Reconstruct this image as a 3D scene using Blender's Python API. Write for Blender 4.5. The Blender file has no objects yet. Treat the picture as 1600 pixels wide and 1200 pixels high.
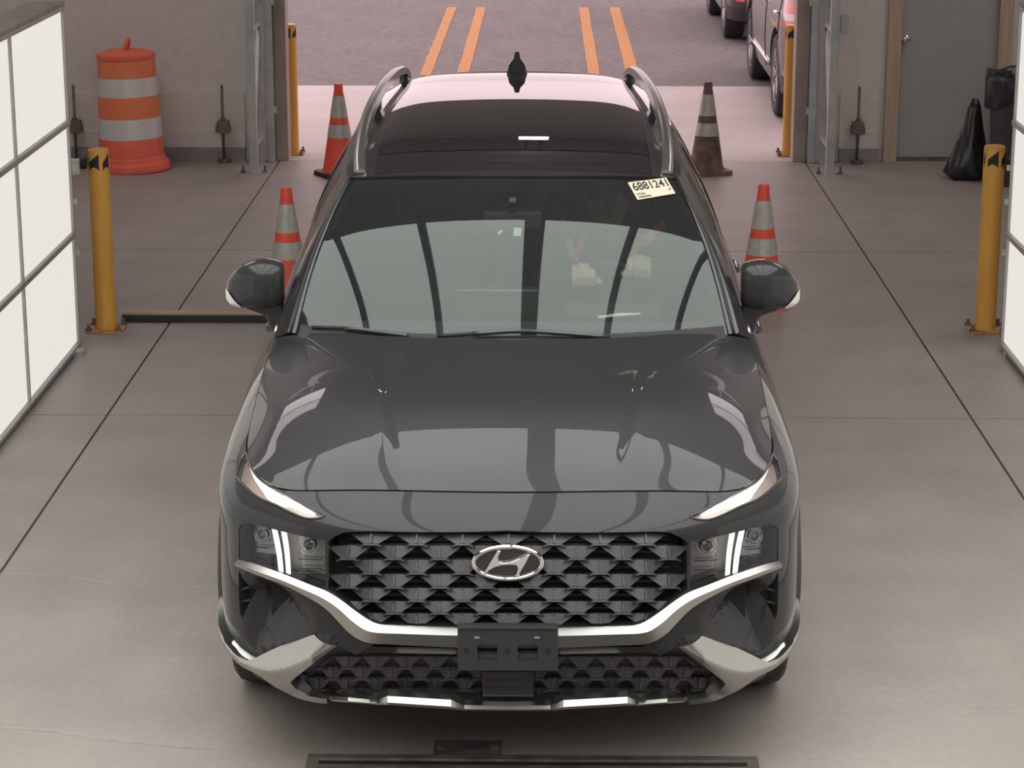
import bpy, bmesh, math, random
import numpy as np
from mathutils import Vector, Matrix
from mathutils.geometry import delaunay_2d_cdt

random.seed(7)
SC = bpy.context.scene
COL = SC.collection

# ------------------------------------------------------------------ camera
F_PX, CAM_H, PITCH, YAW = 3600.0, 3.07, math.radians(15.0), 0.0148
cam_data = bpy.data.cameras.new('camera')
cam = bpy.data.objects.new('camera', cam_data)
COL.objects.link(cam)
cam.location = (0, 0, CAM_H)
cam.rotation_euler = (math.pi / 2 - PITCH, 0, YAW)
cam_data.sensor_width = 36
cam_data.lens = F_PX / 1600 * 36
cam_data.clip_end = 300
SC.camera = cam

# ------------------------------------------------------------------ world: bright overcast sky
world = bpy.data.worlds.new('world')
SC.world = world
world.use_nodes = True
wn = world.node_tree
bgn = wn.nodes['Background']
bgn.inputs[0].default_value = (1.0, 0.785, 0.81, 1)
bgn.inputs[1].default_value = 1.75

SC.view_settings.view_transform = 'Standard'
SC.view_settings.look = 'None'
SC.view_settings.exposure = 0.0
SC.view_settings.gamma = 1
SC.view_settings.use_curve_mapping = False
E_TOP = 3.5      # overhead light boxes
E_SIDE = 0.72    # side light boxes

# ------------------------------------------------------------------ materials
MATS = {}
def mat(name, col, rough=.5, metal=0., coat=0., coat_rough=.03, var=.06, scale=8., spec=.5,
        bump=0., emit=None, estr=0., alpha_glass=None, stretch=None):
    if name in MATS: return MATS[name]
    m = bpy.data.materials.new(name); m.use_nodes = True
    nt = m.node_tree; b = nt.nodes['Principled BSDF']
    b.inputs['Roughness'].default_value = rough
    b.inputs['Metallic'].default_value = metal
    b.inputs['Specular IOR Level'].default_value = spec
    b.inputs['Coat Weight'].default_value = coat
    b.inputs['Coat Roughness'].default_value = coat_rough
    tc = nt.nodes.new('ShaderNodeTexCoord')
    nz = nt.nodes.new('ShaderNodeTexNoise'); nz.inputs['Scale'].default_value = scale
    nz.inputs['Detail'].default_value = 6
    src = tc.outputs['Object']
    if stretch:
        mp = nt.nodes.new('ShaderNodeMapping'); mp.inputs['Scale'].default_value = stretch
        nt.links.new(src, mp.inputs[0]); src = mp.outputs[0]
    nt.links.new(src, nz.inputs['Vector'])
    rp = nt.nodes.new('ShaderNodeValToRGB')
    rp.color_ramp.elements[0].position = .3; rp.color_ramp.elements[1].position = .7
    rp.color_ramp.elements[0].color = tuple(c * (1 - var) for c in col) + (1,)
    rp.color_ramp.elements[1].color = tuple(min(1, c * (1 + var)) for c in col) + (1,)
    nt.links.new(nz.outputs['Fac'], rp.inputs[0])
    nt.links.new(rp.outputs[0], b.inputs['Base Color'])
    if bump:
        bp = nt.nodes.new('ShaderNodeBump'); bp.inputs['Strength'].default_value = bump
        bp.inputs['Distance'].default_value = .01
        nt.links.new(nz.outputs['Fac'], bp.inputs['Height']); nt.links.new(bp.outputs[0], b.inputs['Normal'])
    if emit:
        b.inputs['Emission Color'].default_value = tuple(emit) + (1,)
        b.inputs['Emission Strength'].default_value = estr
    MATS[name] = m
    return m

def glass_mat(name, tint, ior=1.6, rough=.0, body=0.0, bodycol=(.02, .02, .02), refl=(1, 1, 1)):
    """thin pane: tinted transmission plus a Fresnel mirror on top"""
    if name in MATS: return MATS[name]
    m = bpy.data.materials.new(name); m.use_nodes = True
    nt = m.node_tree; nt.nodes.clear()
    out = nt.nodes.new('ShaderNodeOutputMaterial')
    tr = nt.nodes.new('ShaderNodeBsdfTransparent'); tr.inputs[0].default_value = tuple(tint) + (1,)
    gl = nt.nodes.new('ShaderNodeBsdfGlossy'); gl.inputs[0].default_value = tuple(refl) + (1,); gl.inputs['Roughness'].default_value = rough
    fr = nt.nodes.new('ShaderNodeFresnel'); fr.inputs[0].default_value = ior
    df = nt.nodes.new('ShaderNodeBsdfDiffuse'); df.inputs[0].default_value = tuple(bodycol) + (1,)
    m0 = nt.nodes.new('ShaderNodeMixShader'); m0.inputs[0].default_value = body
    nt.links.new(tr.outputs[0], m0.inputs[1]); nt.links.new(df.outputs[0], m0.inputs[2])
    mx = nt.nodes.new('ShaderNodeMixShader')
    nt.links.new(fr.outputs[0], mx.inputs[0]); nt.links.new(m0.outputs[0], mx.inputs[1]); nt.links.new(gl.outputs[0], mx.inputs[2])
    nt.links.new(mx.outputs[0], out.inputs[0])
    MATS[name] = m
    return m

M_PAINT = mat('car_paint', (.025, .0245, .025), .45, .1, 1.0, .010, var=.03, scale=60, spec=.25)
M_PAINT.node_tree.nodes['Principled BSDF'].inputs['Coat IOR'].default_value = 1.31
M_BLACK = mat('gloss_black_trim', (.020, .018, .019), .25, 0, .6, .05, var=.1)
M_PLASTIC = mat('grained_black_plastic', (.042, .039, .040), .5, 0, var=.12, scale=90, bump=.1)
M_GRILLE = mat('dark_chrome_grille', (.055, .051, .053), .36, .4, var=.12, scale=30)
M_VOID = mat('dark_void', (.010, .0095, .010), .8, var=.1)
M_SATIN = mat('satin_silver', (.46, .45, .425), .30, 1.0, var=.03, scale=20)
M_CHROME = mat('chrome', (.85, .85, .84), .08, 1.0, var=.02)
M_TYRE = mat('tyre_rubber', (.036, .033, .034), .75, var=.2, scale=40, bump=.2)
M_RIM = mat('alloy_rim', (.42, .42, .42), .28, .9, var=.05)
M_INT = mat('interior_trim', (.030, .029, .030), .7, var=.1, scale=30)
M_SEAT = mat('seat_fabric', (.035, .033, .033), .8, var=.15, scale=60, bump=.2)
M_RUBBER = mat('black_rubber', (.015, .014, .015), .6, var=.1)
M_REFLECT = mat('lamp_reflector', (.55, .55, .55), .22, .9, var=.05)
M_HOUSING = mat('lamp_housing', (.16, .16, .165), .3, .6, var=.1)
M_DRL = mat('running_light', (.9, .9, .85), .4, emit=(1, .93, .80), estr=1.15)
M_AMBER = mat('pale_signal_lens', (.62, .50, .46), .25, .3, .5, var=.05)
M_WIND = glass_mat('windshield_glass', (.58, .66, .62), 1.57, body=.035, bodycol=(.5, .49, .49), refl=(.92, 1.0, .95))
M_ROOFG = glass_mat('roof_glass', (.10, .10, .10), 1.6, body=.7, bodycol=(.028, .026, .027))
M_SIDEG = glass_mat('side_glass', (.30, .33, .31), 1.6)
M_LENS = glass_mat('lamp_lens', (.92, .93, .93), 1.45)

# ------------------------------------------------------------------ object helpers
def link(o, parent=None):
    COL.objects.link(o)
    if parent is not None: o.parent = parent
    return o
def mesh_obj(name, verts, faces, m=None, parent=None, smooth=False, normals=None, mats=None, fm=None):
    me = bpy.data.meshes.new(name)
    me.from_pydata([tuple(map(float, v)) for v in verts], [], [tuple(int(i) for i in f) for f in faces])
    if mats:
        for k in mats: me.materials.append(k)
        if fm is not None: me.polygons.foreach_set('material_index', fm)
    elif m: me.materials.append(m)
    me.validate(clean_customdata=False)
    if smooth or normals is not None: me.polygons.foreach_set('use_smooth', [True] * len(me.polygons))
    me.update()
    if normals is not None: me.normals_split_custom_set_from_vertices([tuple(map(float, n)) for n in normals])
    return link(bpy.data.objects.new(name, me), parent)
def empty(name, loc=(0, 0, 0), rz=0., parent=None):
    o = bpy.data.objects.new(name, None); o.empty_display_size = .1
    link(o, parent); o.location = loc; o.rotation_euler = (0, 0, rz)
    return o
def tag(o, label=None, cat=None, group=None, kind=None):
    if label: o['label'] = label
    if cat: o['category'] = cat
    if group: o['group'] = group
    if kind: o['kind'] = kind
    return o
class MB:
    """collects simple solids, builds ONE mesh object"""
    def __init__(s): s.v = []; s.f = []; s.m = []
    def add(s, vs, fs, mi=0):
        b = len(s.v); s.v += [tuple(v) for v in vs]; s.f += [tuple(i + b for i in f) for f in fs]; s.m += [mi] * len(fs); return s
    def box(s, x0, x1, y0, y1, z0, z1, mi=0):
        v = [(x, y, z) for z in (z0, z1) for y in (y0, y1) for x in (x0, x1)]
        return s.add(v, [(0, 2, 3, 1), (4, 5, 7, 6), (0, 1, 5, 4), (2, 6, 7, 3), (0, 4, 6, 2), (1, 3, 7, 5)], mi)
    def bar(s, a, b, w, h=None, mi=0, up=(0, 0, 1)):
        h = h or w; a = Vector(a); b = Vector(b); d = (b - a).normalized(); u = Vector(up)
        if abs(d.dot(u)) > .95: u = Vector((0, 1, 0))
        r = d.cross(u).normalized(); u = r.cross(d)
        v = []
        for p in (a, b):
            for sx, sy in ((-1, -1), (1, -1), (1, 1), (-1, 1)): v.append(p + r * (w / 2 * sx) + u * (h / 2 * sy))
        return s.add(v, [(3, 2, 1, 0), (4, 5, 6, 7), (0, 1, 5, 4), (1, 2, 6, 5), (2, 3, 7, 6), (3, 0, 4, 7)], mi)
    def tube(s, pts, r, n=10, mi=0, cap=True, closed=False):
        pts = [Vector(p) for p in pts]; N = len(pts); vs = []; fs = []
        rs = r if isinstance(r, (list, tuple)) else [r] * N
        prev = None
        for i, p in enumerate(pts):
            if closed: d = pts[(i + 1) % N] - pts[i - 1]
            else: d = pts[min(i + 1, N - 1)] - pts[max(i - 1, 0)]
            d = d.normalized()
            if prev is None:
                u = Vector((0, 0, 1)) if abs(d.z) < .9 else Vector((0, 1, 0))
                a = d.cross(u).normalized()
            else: a = (prev - d * prev.dot(d)).normalized()
            prev = a; b = d.cross(a)
            for k in range(n):
                t = 2 * math.pi * k / n; vs.append(p + (a * math.cos(t) + b * math.sin(t)) * rs[i])
        for i in range(N if closed else N - 1):
            j = (i + 1) % N
            for k in range(n): fs.append((i * n + k, i * n + (k + 1) % n, j * n + (k + 1) % n, j * n + k))
        if cap and not closed: fs.append(tuple(reversed(range(n)))); fs.append(tuple(range((N - 1) * n, N * n)))
        return s.add(vs, fs, mi)
    def lathe(s, prof, n=24, c=(0, 0, 0), axis='z', mi=0, cap=True, squash=1.):
        vs = []; fs = []; N = len(prof)
        for r, h in prof:
            for k in range(n):
                t = 2 * math.pi * k / n; a, b = r * math.cos(t), r * math.sin(t) * squash
                p = {'z': (a, b, h), 'x': (h, a, b), 'y': (b, h, a)}[axis]
                vs.append((p[0] + c[0], p[1] + c[1], p[2] + c[2]))
        for i in range(N - 1):
            for k in range(n): fs.append((i * n + k, i * n + (k + 1) % n, (i + 1) * n + (k + 1) % n, (i + 1) * n + k))
        if cap: fs.append(tuple(reversed(range(n)))); fs.append(tuple(range((N - 1) * n, N * n)))
        return s.add(vs, fs, mi)
    def prism(s, poly, fn0, fn1, mi=0):
        """poly of 2-D points, fn0/fn1 map each to the two 3-D faces"""
        n = len(poly); vs = [fn0(*p) for p in poly] + [fn1(*p) for p in poly]
        return s.add(vs, [tuple(range(n)), tuple(reversed(range(n, 2 * n)))] + [(i, i + n, (i + 1) % n + n, (i + 1) % n) for i in range(n)], mi)
    def build(s, name, m, parent=None, smooth=False, bevel=0., sub=0, auto=None):
        ms = m if isinstance(m, (list, tuple)) else [m]
        o = mesh_obj(name, s.v, s.f, parent=parent, mats=ms, fm=s.m, smooth=smooth or auto is not None)
        bm = bmesh.new(); bm.from_mesh(o.data); bmesh.ops.recalc_face_normals(bm, faces=bm.faces)
        if auto is not None:
            for e in bm.edges:
                if len(e.link_faces) == 2 and e.calc_face_angle(0) > auto: e.smooth = False
        bm.to_mesh(o.data); bm.free()
        if bevel:
            md = o.modifiers.new('bevel', 'BEVEL'); md.width = bevel; md.segments = 2; md.limit_method = 'ANGLE'
        if sub:
            md = o.modifiers.new('sub', 'SUBSURF'); md.levels = sub; md.render_levels = sub
        return o
def copy_tree(o, parent=None):
    c = o.copy(); link(c, parent)
    for ch in list(o.children): copy_tree(ch, c)
    return c

# ------------------------------------------------------------------ pixels <-> space
CP, SP, CY, SY = math.cos(PITCH), math.sin(PITCH), math.cos(YAW), math.sin(YAW)
def pix_ray(px, py):
    dx, dz = (px - 800) / F_PX, -(py - 600) / F_PX
    y, z = CP + dz * SP, -SP + dz * CP
    return Vector((dx * CY - y * SY, dx * SY + y * CY, z))
def at_z(px, py, z=0.):
    d = pix_ray(px, py); t = (z - CAM_H) / d.z; return Vector((0, 0, CAM_H)) + d * t
def at_y(px, py, Y):
    d = pix_ray(px, py); return Vector((0, 0, CAM_H)) + d * (Y / d.y)
def to_pix(P):
    P = np.asarray(P, float)
    x, y, z = P[..., 0], P[..., 1], P[..., 2] - CAM_H
    x2, y2 = x * CY + y * SY, -x * SY + y * CY
    dep, up = y2 * CP - z * SP, y2 * SP + z * CP
    return np.stack([800 + F_PX * x2 / dep, 600 - F_PX * up / dep], -1)

# car frame
CAR_LOC, CAR_ROT = Vector((-.111, 6.57, 0)), .006
CAR_M = Matrix.Translation(CAR_LOC) @ Matrix.Rotation(CAR_ROT, 4, 'Z')
CAR_I = CAR_M.inverted()
_R = np.array(CAR_M.to_3x3()); _T = np.array(CAR_LOC)
def car_pix(P): return to_pix(np.asarray(P) @ _R.T + _T)
def car_at_y(px, py, y):
    o = CAR_I @ Vector((0, 0, CAM_H)); d = CAR_I.to_3x3() @ pix_ray(px, py)
    return o + d * ((y - o.y) / d.y)

# ------------------------------------------------------------------ smooth patches
def _d2(k):
    n = len(k); A = np.zeros((n, n)); B = np.zeros((n, n)); h = np.diff(k)
    A[0, 0] = A[-1, -1] = 1
    for i in range(1, n - 1):
        A[i, i - 1] = h[i - 1]; A[i, i] = 2 * (h[i - 1] + h[i]); A[i, i + 1] = h[i]
        B[i, i - 1] = 6 / h[i - 1]; B[i, i] = -6 / h[i - 1] - 6 / h[i]; B[i, i + 1] = 6 / h[i]
    return np.linalg.solve(A, B)
class Spl:
    def __init__(s, k): s.k = np.asarray(k, float); s.D = _d2(s.k)
    def mat(s, t):
        t = np.asarray(t, float); k = s.k; n = len(k)
        i = np.clip(np.searchsorted(k, t) - 1, 0, n - 2); h = k[i + 1] - k[i]
        a = (k[i + 1] - t) / h; b = (t - k[i]) / h
        M = np.zeros((len(t), n)); r = np.arange(len(t))
        M[r, i] += a; M[r, i + 1] += b
        return M + ((a ** 3 - a) * h * h / 6)[:, None] * s.D[i] + ((b ** 3 - b) * h * h / 6)[:, None] * s.D[i + 1]
class Patch:
    """interpolating bicubic surface through a net ctrl[u][v]"""
    def __init__(s, ctrl, flip=False, post=None):
        s.c = np.asarray(ctrl, float)
        du = np.linalg.norm(np.diff(s.c, axis=0), axis=2).mean(1); dv = np.linalg.norm(np.diff(s.c, axis=1), axis=2).mean(0)
        s.ku = np.concatenate([[0], np.cumsum(du)]); s.kv = np.concatenate([[0], np.cumsum(dv)])
        s.ku -= s.ku[-1] / 2
        s.U, s.V = Spl(s.ku), Spl(s.kv); s.sg = -1. if flip else 1.; s.post = post; s.cache = {}
    def ev(s, u, v):
        P = np.einsum('ki,kj,ijc->kc', s.U.mat(u), s.V.mat(v), s.c)
        return s.post(P) if s.post else P
    def nrm(s, u, v):
        e = 2e-3; u = np.asarray(u, float); v = np.asarray(v, float)
        a = s.ev(u + e, v) - s.ev(u - e, v); b = s.ev(u, v + e) - s.ev(u, v - e)
        n = np.cross(a, b) * s.sg; return n / (np.linalg.norm(n, axis=1)[:, None] + 1e-12)
    def lift(s, uv, off=0.):
        uv = np.asarray(uv, float); P = s.ev(uv[:, 0], uv[:, 1]); return P + s.nrm(uv[:, 0], uv[:, 1]) * np.asarray(off).reshape(-1, 1)
    PROJ = {'px': car_pix, 'xz': lambda P: P[:, [0, 2]], 'yz': lambda P: P[:, [1, 2]], 'xy': lambda P: P[:, [0, 1]]}
    def inv(s, proj, pts, ur=None):
        pts = np.asarray(pts, float).reshape(-1, 2); f = s.PROJ[proj]
        ur = ur or (s.ku[0], s.ku[-1]); key = (proj, ur)
        if key not in s.cache:
            g = np.stack(np.meshgrid(np.linspace(ur[0], ur[1], 260), np.linspace(s.kv[0], s.kv[-1], 90), indexing='ij'), -1).reshape(-1, 2)
            s.cache[key] = (g, f(s.ev(g[:, 0], g[:, 1])))
        g, q = s.cache[key]
        uv = np.array([g[np.argmin(((q - p) ** 2).sum(1))] for p in pts])
        e = 1e-3
        for it in range(6):
            r = pts - f(s.ev(uv[:, 0], uv[:, 1]))
            a = (f(s.ev(uv[:, 0] + e, uv[:, 1])) - f(s.ev(uv[:, 0] - e, uv[:, 1]))) / (2 * e)
            b = (f(s.ev(uv[:, 0], uv[:, 1] + e)) - f(s.ev(uv[:, 0], uv[:, 1] - e))) / (2 * e)
            det = a[:, 0] * b[:, 1] - a[:, 1] * b[:, 0]; det = np.where(abs(det) < 1e-9, 1e-9, det)
            d = np.stack([(r[:, 0] * b[:, 1] - r[:, 1] * b[:, 0]) / det, (a[:, 0] * r[:, 1] - a[:, 1] * r[:, 0]) / det], -1)
            uv = uv + np.clip(d, -.03, .03)
            uv[:, 0] = np.clip(uv[:, 0], ur[0], ur[1]); uv[:, 1] = np.clip(uv[:, 1], s.kv[0], s.kv[-1])
        return uv

def crv(pts, n=8):
    """Catmull-Rom densify an open polyline"""
    p = np.asarray(pts, float); q = np.vstack([2 * p[0] - p[1], p, 2 * p[-1] - p[-2]]); out = []
    for i in range(1, len(q) - 2):
        for t in np.linspace(0, 1, n, endpoint=False):
            out.append(.5 * (2 * q[i] + (q[i + 1] - q[i - 1]) * t + (2 * q[i - 1] - 5 * q[i] + 4 * q[i + 1] - q[i + 2]) * t * t + (3 * q[i] - q[i - 1] - 3 * q[i + 1] + q[i + 2]) * t ** 3))
    out.append(p[-1]); return np.array(out)
def resamp(p, n):
    p = np.asarray(p, float); d = np.concatenate([[0], np.cumsum(np.linalg.norm(np.diff(p, axis=0), axis=1))])
    t = np.linspace(0, d[-1], n); return np.stack([np.interp(t, d, p[:, k]) for k in range(p.shape[1])], -1)
def densify(poly, step):
    out = []
    for i in range(len(poly)):
        a, b = np.array(poly[i]), np.array(poly[(i + 1) % len(poly)]); n = max(1, int(np.ceil(np.linalg.norm(b - a) / step)))
        for t in range(n): out.append(a + (b - a) * t / n)
    return np.array(out)
def inside(pts, poly):
    x, y = pts[:, 0], pts[:, 1]; c = np.zeros(len(pts), bool); n = len(poly)
    for i in range(n):
        (x1, y1), (x2, y2) = poly[i], poly[i - 1]
        if y1 == y2: continue
        c ^= ((y1 > y) != (y2 > y)) & (x < (x2 - x1) * (y - y1) / (y2 - y1) + x1)
    return c
def mir(uv): uv = np.asarray(uv, float).copy(); uv[:, 0] *= -1; return uv[::-1]

def panel(name, patch, outer, holes=(), m=None, parent=None, off=0., rim=.012, step=.03, normals=True):
    """cut a panel out of a patch along uv outlines; its edges are turned inwards by rim"""
    loops = [densify(l, step) for l in [outer] + list(holes)]
    V = []; Ed = []
    for l in loops:
        b = len(V); V += [tuple(p) for p in l]; Ed += [(b + i, b + (i + 1) % len(l)) for i in range(len(l))]
    allp = np.vstack(loops); o = loops[0]
    gx = np.arange(o[:, 0].min() + step / 2, o[:, 0].max(), step); gy = np.arange(o[:, 1].min() + step / 2, o[:, 1].max(), step)
    if len(gx) and len(gy):
        g = np.stack(np.meshgrid(gx, gy), -1).reshape(-1, 2); ok = inside(g, loops[0])
        for h in loops[1:]: ok &= ~inside(g, h)
        g = g[ok]
        if len(g):
            dd = np.array([((allp - p) ** 2).sum(1).min() for p in g]); g = g[dd > (step * .45) ** 2]; V += [tuple(p) for p in g]
    r = delaunay_2d_cdt([Vector(p) for p in V], Ed, [], 0, 1e-6)
    v2 = np.array([tuple(p) for p in r[0]]); T = np.array([f for f in r[2] if len(f) == 3])
    cen = v2[T].mean(1); ok = inside(cen, loops[0])
    for h in loops[1:]: ok &= ~inside(cen, h)
    T = T[ok]
    if callable(off):
        fo = lambda q: patch.lift(q, off(q)); e = np.array([.004, 0]); e2 = np.array([0, .004])
        P = fo(v2); N = np.cross(fo(v2 + e) - fo(v2 - e), fo(v2 + e2) - fo(v2 - e2)) * patch.sg; N /= np.linalg.norm(N, axis=1)[:, None] + 1e-12
    else: P = patch.lift(v2, off); N = patch.nrm(v2[:, 0], v2[:, 1])
    # orient
    fn = np.cross(P[T[:, 1]] - P[T[:, 0]], P[T[:, 2]] - P[T[:, 0]]); bad = (fn * N[T[:, 0]]).sum(1) < 0
    T[bad] = T[bad][:, ::-1]
    verts = list(P); faces = [tuple(t) for t in T]; nr = list(N)
    if rim:
        cnt = {}
        for t in T:
            for i in range(3):
                a, b = t[i], t[(i + 1) % 3]; cnt[(a, b)] = 1
        be = [(a, b) for (a, b) in cnt if (b, a) not in cnt]
        top = {}; bot = {}
        for a in {i for e in be for i in e}:
            top[a] = len(verts); verts.append(P[a]); nr.append((0, 0, 0))
            bot[a] = len(verts); verts.append(P[a] - N[a] * rim); nr.append((0, 0, 0))
        for a, b in be: faces.append((top[b], top[a], bot[a], bot[b]))
    return mesh_obj(name, verts, faces, m, parent, normals=nr)

def strip(name, patch, curves, m, parent, n=60, proj='px', ur=None, mirror=False, sharp=True, cap=True):
    """curves = [(points, offset), ...]: a moulding that runs along the patch, one facet row between neighbours"""
    rows = []
    for pts, off in curves:
        uv = patch.inv(proj, resamp(pts, n), ur)
        if mirror: uv = uv * np.array([-1, 1])
        o = np.full(n, off) if np.isscalar(off) else np.interp(np.linspace(0, 1, n), np.linspace(0, 1, len(off)), off)
        rows.append(patch.lift(uv, o))
    mb = MB(); R = len(rows)
    vs = [tuple(p) for r in rows for p in r]
    mb.add(vs, [(j * n + i, j * n + i + 1, (j + 1) * n + i + 1, (j + 1) * n + i) for j in range(R - 1) for i in range(n - 1)])
    o = mb.build(name, m, parent, auto=math.radians(22) if sharp else None)
    if mirror is not None:
        # outward orientation
        me = o.data; mid = len(me.polygons) // 2
    return o
# ================================================================== the setting
def concrete(name, col, var, scale, rough=.6, stain=.35, spec=.35):
    m = bpy.data.materials.new(name); m.use_nodes = True; nt = m.node_tree; b = nt.nodes['Principled BSDF']
    b.inputs['Roughness'].default_value = rough; b.inputs['Specular IOR Level'].default_value = spec
    tc = nt.nodes.new('ShaderNodeTexCoord')
    ge = nt.nodes.new('ShaderNodeNewGeometry')
    def noise(sc, det, st=None):
        n = nt.nodes.new('ShaderNodeTexNoise'); n.inputs['Scale'].default_value = sc; n.inputs['Detail'].default_value = det
        src = ge.outputs['Position']
        if st:
            mp = nt.nodes.new('ShaderNodeMapping'); mp.inputs['Scale'].default_value = st; nt.links.new(src, mp.inputs[0]); src = mp.outputs[0]
        nt.links.new(src, n.inputs['Vector']); return n
    n1, n2, n3 = noise(scale, 8), noise(scale * .22, 4, (1, .35, 1)), noise(scale * 14, 3)
    r1 = nt.nodes.new('ShaderNodeValToRGB')
    r1.color_ramp.elements[0].position = .3; r1.color_ramp.elements[1].position = .72
    r1.color_ramp.elements[0].color = tuple(c * (1 - var) for c in col) + (1,)
    r1.color_ramp.elements[1].color = tuple(c * (1 + var) for c in col) + (1,)
    nt.links.new(n1.outputs['Fac'], r1.inputs[0])
    r2 = nt.nodes.new('ShaderNodeValToRGB'); r2.color_ramp.elements[0].position = .35; r2.color_ramp.elements[1].position = .62
    k = 1 - stain; r2.color_ramp.elements[0].color = (k, k * .98, k * .97, 1); r2.color_ramp.elements[1].color = (1, 1, 1, 1)
    nt.links.new(n2.outputs['Fac'], r2.inputs[0])
    r3 = nt.nodes.new('ShaderNodeValToRGB'); r3.color_ramp.elements[0].color = (.86, .86, .86, 1); r3.color_ramp.elements[1].color = (1.1, 1.1, 1.1, 1)
    nt.links.new(n3.outputs['Fac'], r3.inputs[0])
    def mul(a, bb):
        x = nt.nodes.new('ShaderNodeMix'); x.data_type = 'RGBA'; x.blend_type = 'MULTIPLY'; x.inputs[0].default_value = 1
        nt.links.new(a, x.inputs[6]); nt.links.new(bb, x.inputs[7]); return x.outputs[2]
    nt.links.new(mul(mul(r1.outputs[0], r2.outputs[0]), r3.outputs[0]), b.inputs['Base Color'])
    bp = nt.nodes.new('ShaderNodeBump'); bp.inputs['Strength'].default_value = .15; bp.inputs['Distance'].default_value = .004
    nt.links.new(n3.outputs['Fac'], bp.inputs['Height']); nt.links.new(bp.outputs[0], b.inputs['Normal'])
    return m
M_FLOOR = concrete('bay_concrete', (.335, .300, .275), .10, 2.2, .5, .22)
M_JOINT = mat('joint_filler', (.06, .055, .05), .9)
M_APRON = concrete('apron_concrete', (.50, .465, .458), .06, 1.5, .8, .10)
M_ASPH = concrete('asphalt', (.180, .168, .168), .20, 11, .9, .10)
M_WALL = concrete('painted_wall', (.64, .585, .565), .02, 1.0, .7, .06)
M_CEIL = mat('dark_ceiling', (.22, .20, .20), .8, var=.15)
M_STRIPE = mat('road_paint_orange', (.46, .215, .07), .8, var=.25, scale=25)
M_GALV = mat('galvanised_steel', (.47, .48, .48), .42, .75, var=.18, scale=6)
M_WOOD = mat('wood_trim', (.46, .34, .26), .6, var=.14, scale=4, stretch=(8, 8, .6))
M_JAMB = mat('jamb_board', (.34, .29, .245), .7, var=.14, scale=3)
M_DOORP = mat('door_paint', (.36, .355, .34), .5, var=.03)
M_YEL = mat('safety_yellow', (.66, .33, .055), .5, 0, .1, var=.10, scale=5, stretch=(3, 3, .7))
M_ORANGE = mat('cone_orange', (.80, .085, .045), .5, var=.10, scale=10)
M_CONEDIRT = mat('dirty_cone', (.13, .075, .06), .7, var=.75, scale=9)
M_COLLAR = mat('reflective_collar', (.42, .40, .37), .4, .1, var=.12, scale=30)
M_DRUM = mat('drum_orange', (.82, .22, .09), .5, var=.08, scale=6)
M_DRUMR = mat('drum_red_orange', (.80, .14, .085), .5, var=.08, scale=6)
M_BOXW = mat('light_box_diffuser', (.25, .25, .245), .6, emit=(1, .965, .90), estr=E_SIDE, var=.01)
M_TOPW = mat('overhead_diffuser', (.4, .4, .4), .6, emit=(.98, 1.0, .955), estr=E_TOP, var=.01)
M_ALU = mat('aluminium_profile', (.34, .335, .32), .45, .6, var=.1, scale=12)
M_TAN = mat('tan_edge', (.40, .29, .21), .7, var=.15)
M_BAG = mat('black_bag', (.020, .020, .022), .32, var=.3, scale=14, bump=.5)
M_BIN = mat('grey_bin', (.055, .05, .055), .6, var=.1)
M_RUST = mat('worn_steel', (.16, .145, .13), .6, .5, var=.35, scale=14)
M_WHITEPL = mat('white_bracket', (.62, .62, .57), .5, var=.08)

floor = MB().box(-6, 6, -3, 18.42, -.25, -.012).build('floor', M_JOINT); tag(floor, 'grey concrete bay floor with dark saw-cut joints', 'floor', kind='structure')
XS = [-6, -2.145, 2.082, 6]; YS = [-3, 2.7, 6.62, 10.84, 14.835, 18.42]
for i in range(3):
    for j in range(5):
        g = .006
        MB().box(XS[i] + g, XS[i + 1] - g, YS[j] + g, YS[j + 1] - g, -.0119, 0).build('floor_slab', M_FLOOR, floor)
for pts in ([(0, 896), (60, 898), (100, 901), (150, 908), (190, 915), (260, 916), (336, 918)], [(0, 1137), (80, 1143), (150, 1155), (200, 1160), (330, 1172)]):
    mb = MB(); Q = [at_z(a, b, .0006) for a, b in pts]
    for a, b in zip(Q[:-1], Q[1:]): mb.add([a, b, b + Vector((0, .012, 0)), a + Vector((0, .012, 0))], [(0, 1, 2, 3)])
    mb.build('filled_crack', mat('crack_filler', (.315, .29, .27), .7, var=.2, scale=30), floor)
ap = MB().box(-30, 30, 18.425, 22.93, -.25, -.001).build('driveway_apron', M_APRON); tag(ap, 'pale pinkish concrete apron outside the bay door', 'pavement', kind='structure')
asph = MB().box(-40, 40, 22.935, 90, -.25, -.004).build('parking_lot', M_ASPH); tag(asph, 'rough grey asphalt parking lot beyond the apron', 'pavement', kind='structure')
for k, (a, b) in enumerate((((-1.305, -1.19), 0), ((-.925, -.80), 1), ((.43, .555), 2), ((.83, .965), 3))):
    x0, x1 = a
    y0 = (23.7, 23.5, 23.5, 23.6)[k]; mb = MB(); n = 26; random.seed(k + 3)
    pl = [(x0 + random.uniform(-.005, .005), y0 + i * (30.7 - y0) / n) for i in range(n + 1)]
    pr = [(x1 + random.uniform(-.005, .005), y) for (_, y) in pl]
    for i in range(n):
        mb.add([(pl[i][0], pl[i][1], .0005), (pr[i][0], pr[i][1], .0005), (pr[i + 1][0], pr[i + 1][1], .0005), (pl[i + 1][0], pl[i + 1][1], .0005)], [(0, 1, 2, 3)])
    o = mb.build('parking_stripe', M_STRIPE)
    tag(o, ['leftmost faded orange parking stripe painted on the asphalt', 'inner left faded orange parking stripe on the asphalt', 'inner right faded orange parking stripe on the asphalt', 'rightmost faded orange parking stripe painted on the asphalt'][k], 'parking line', 'painted parking stripes')

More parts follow.
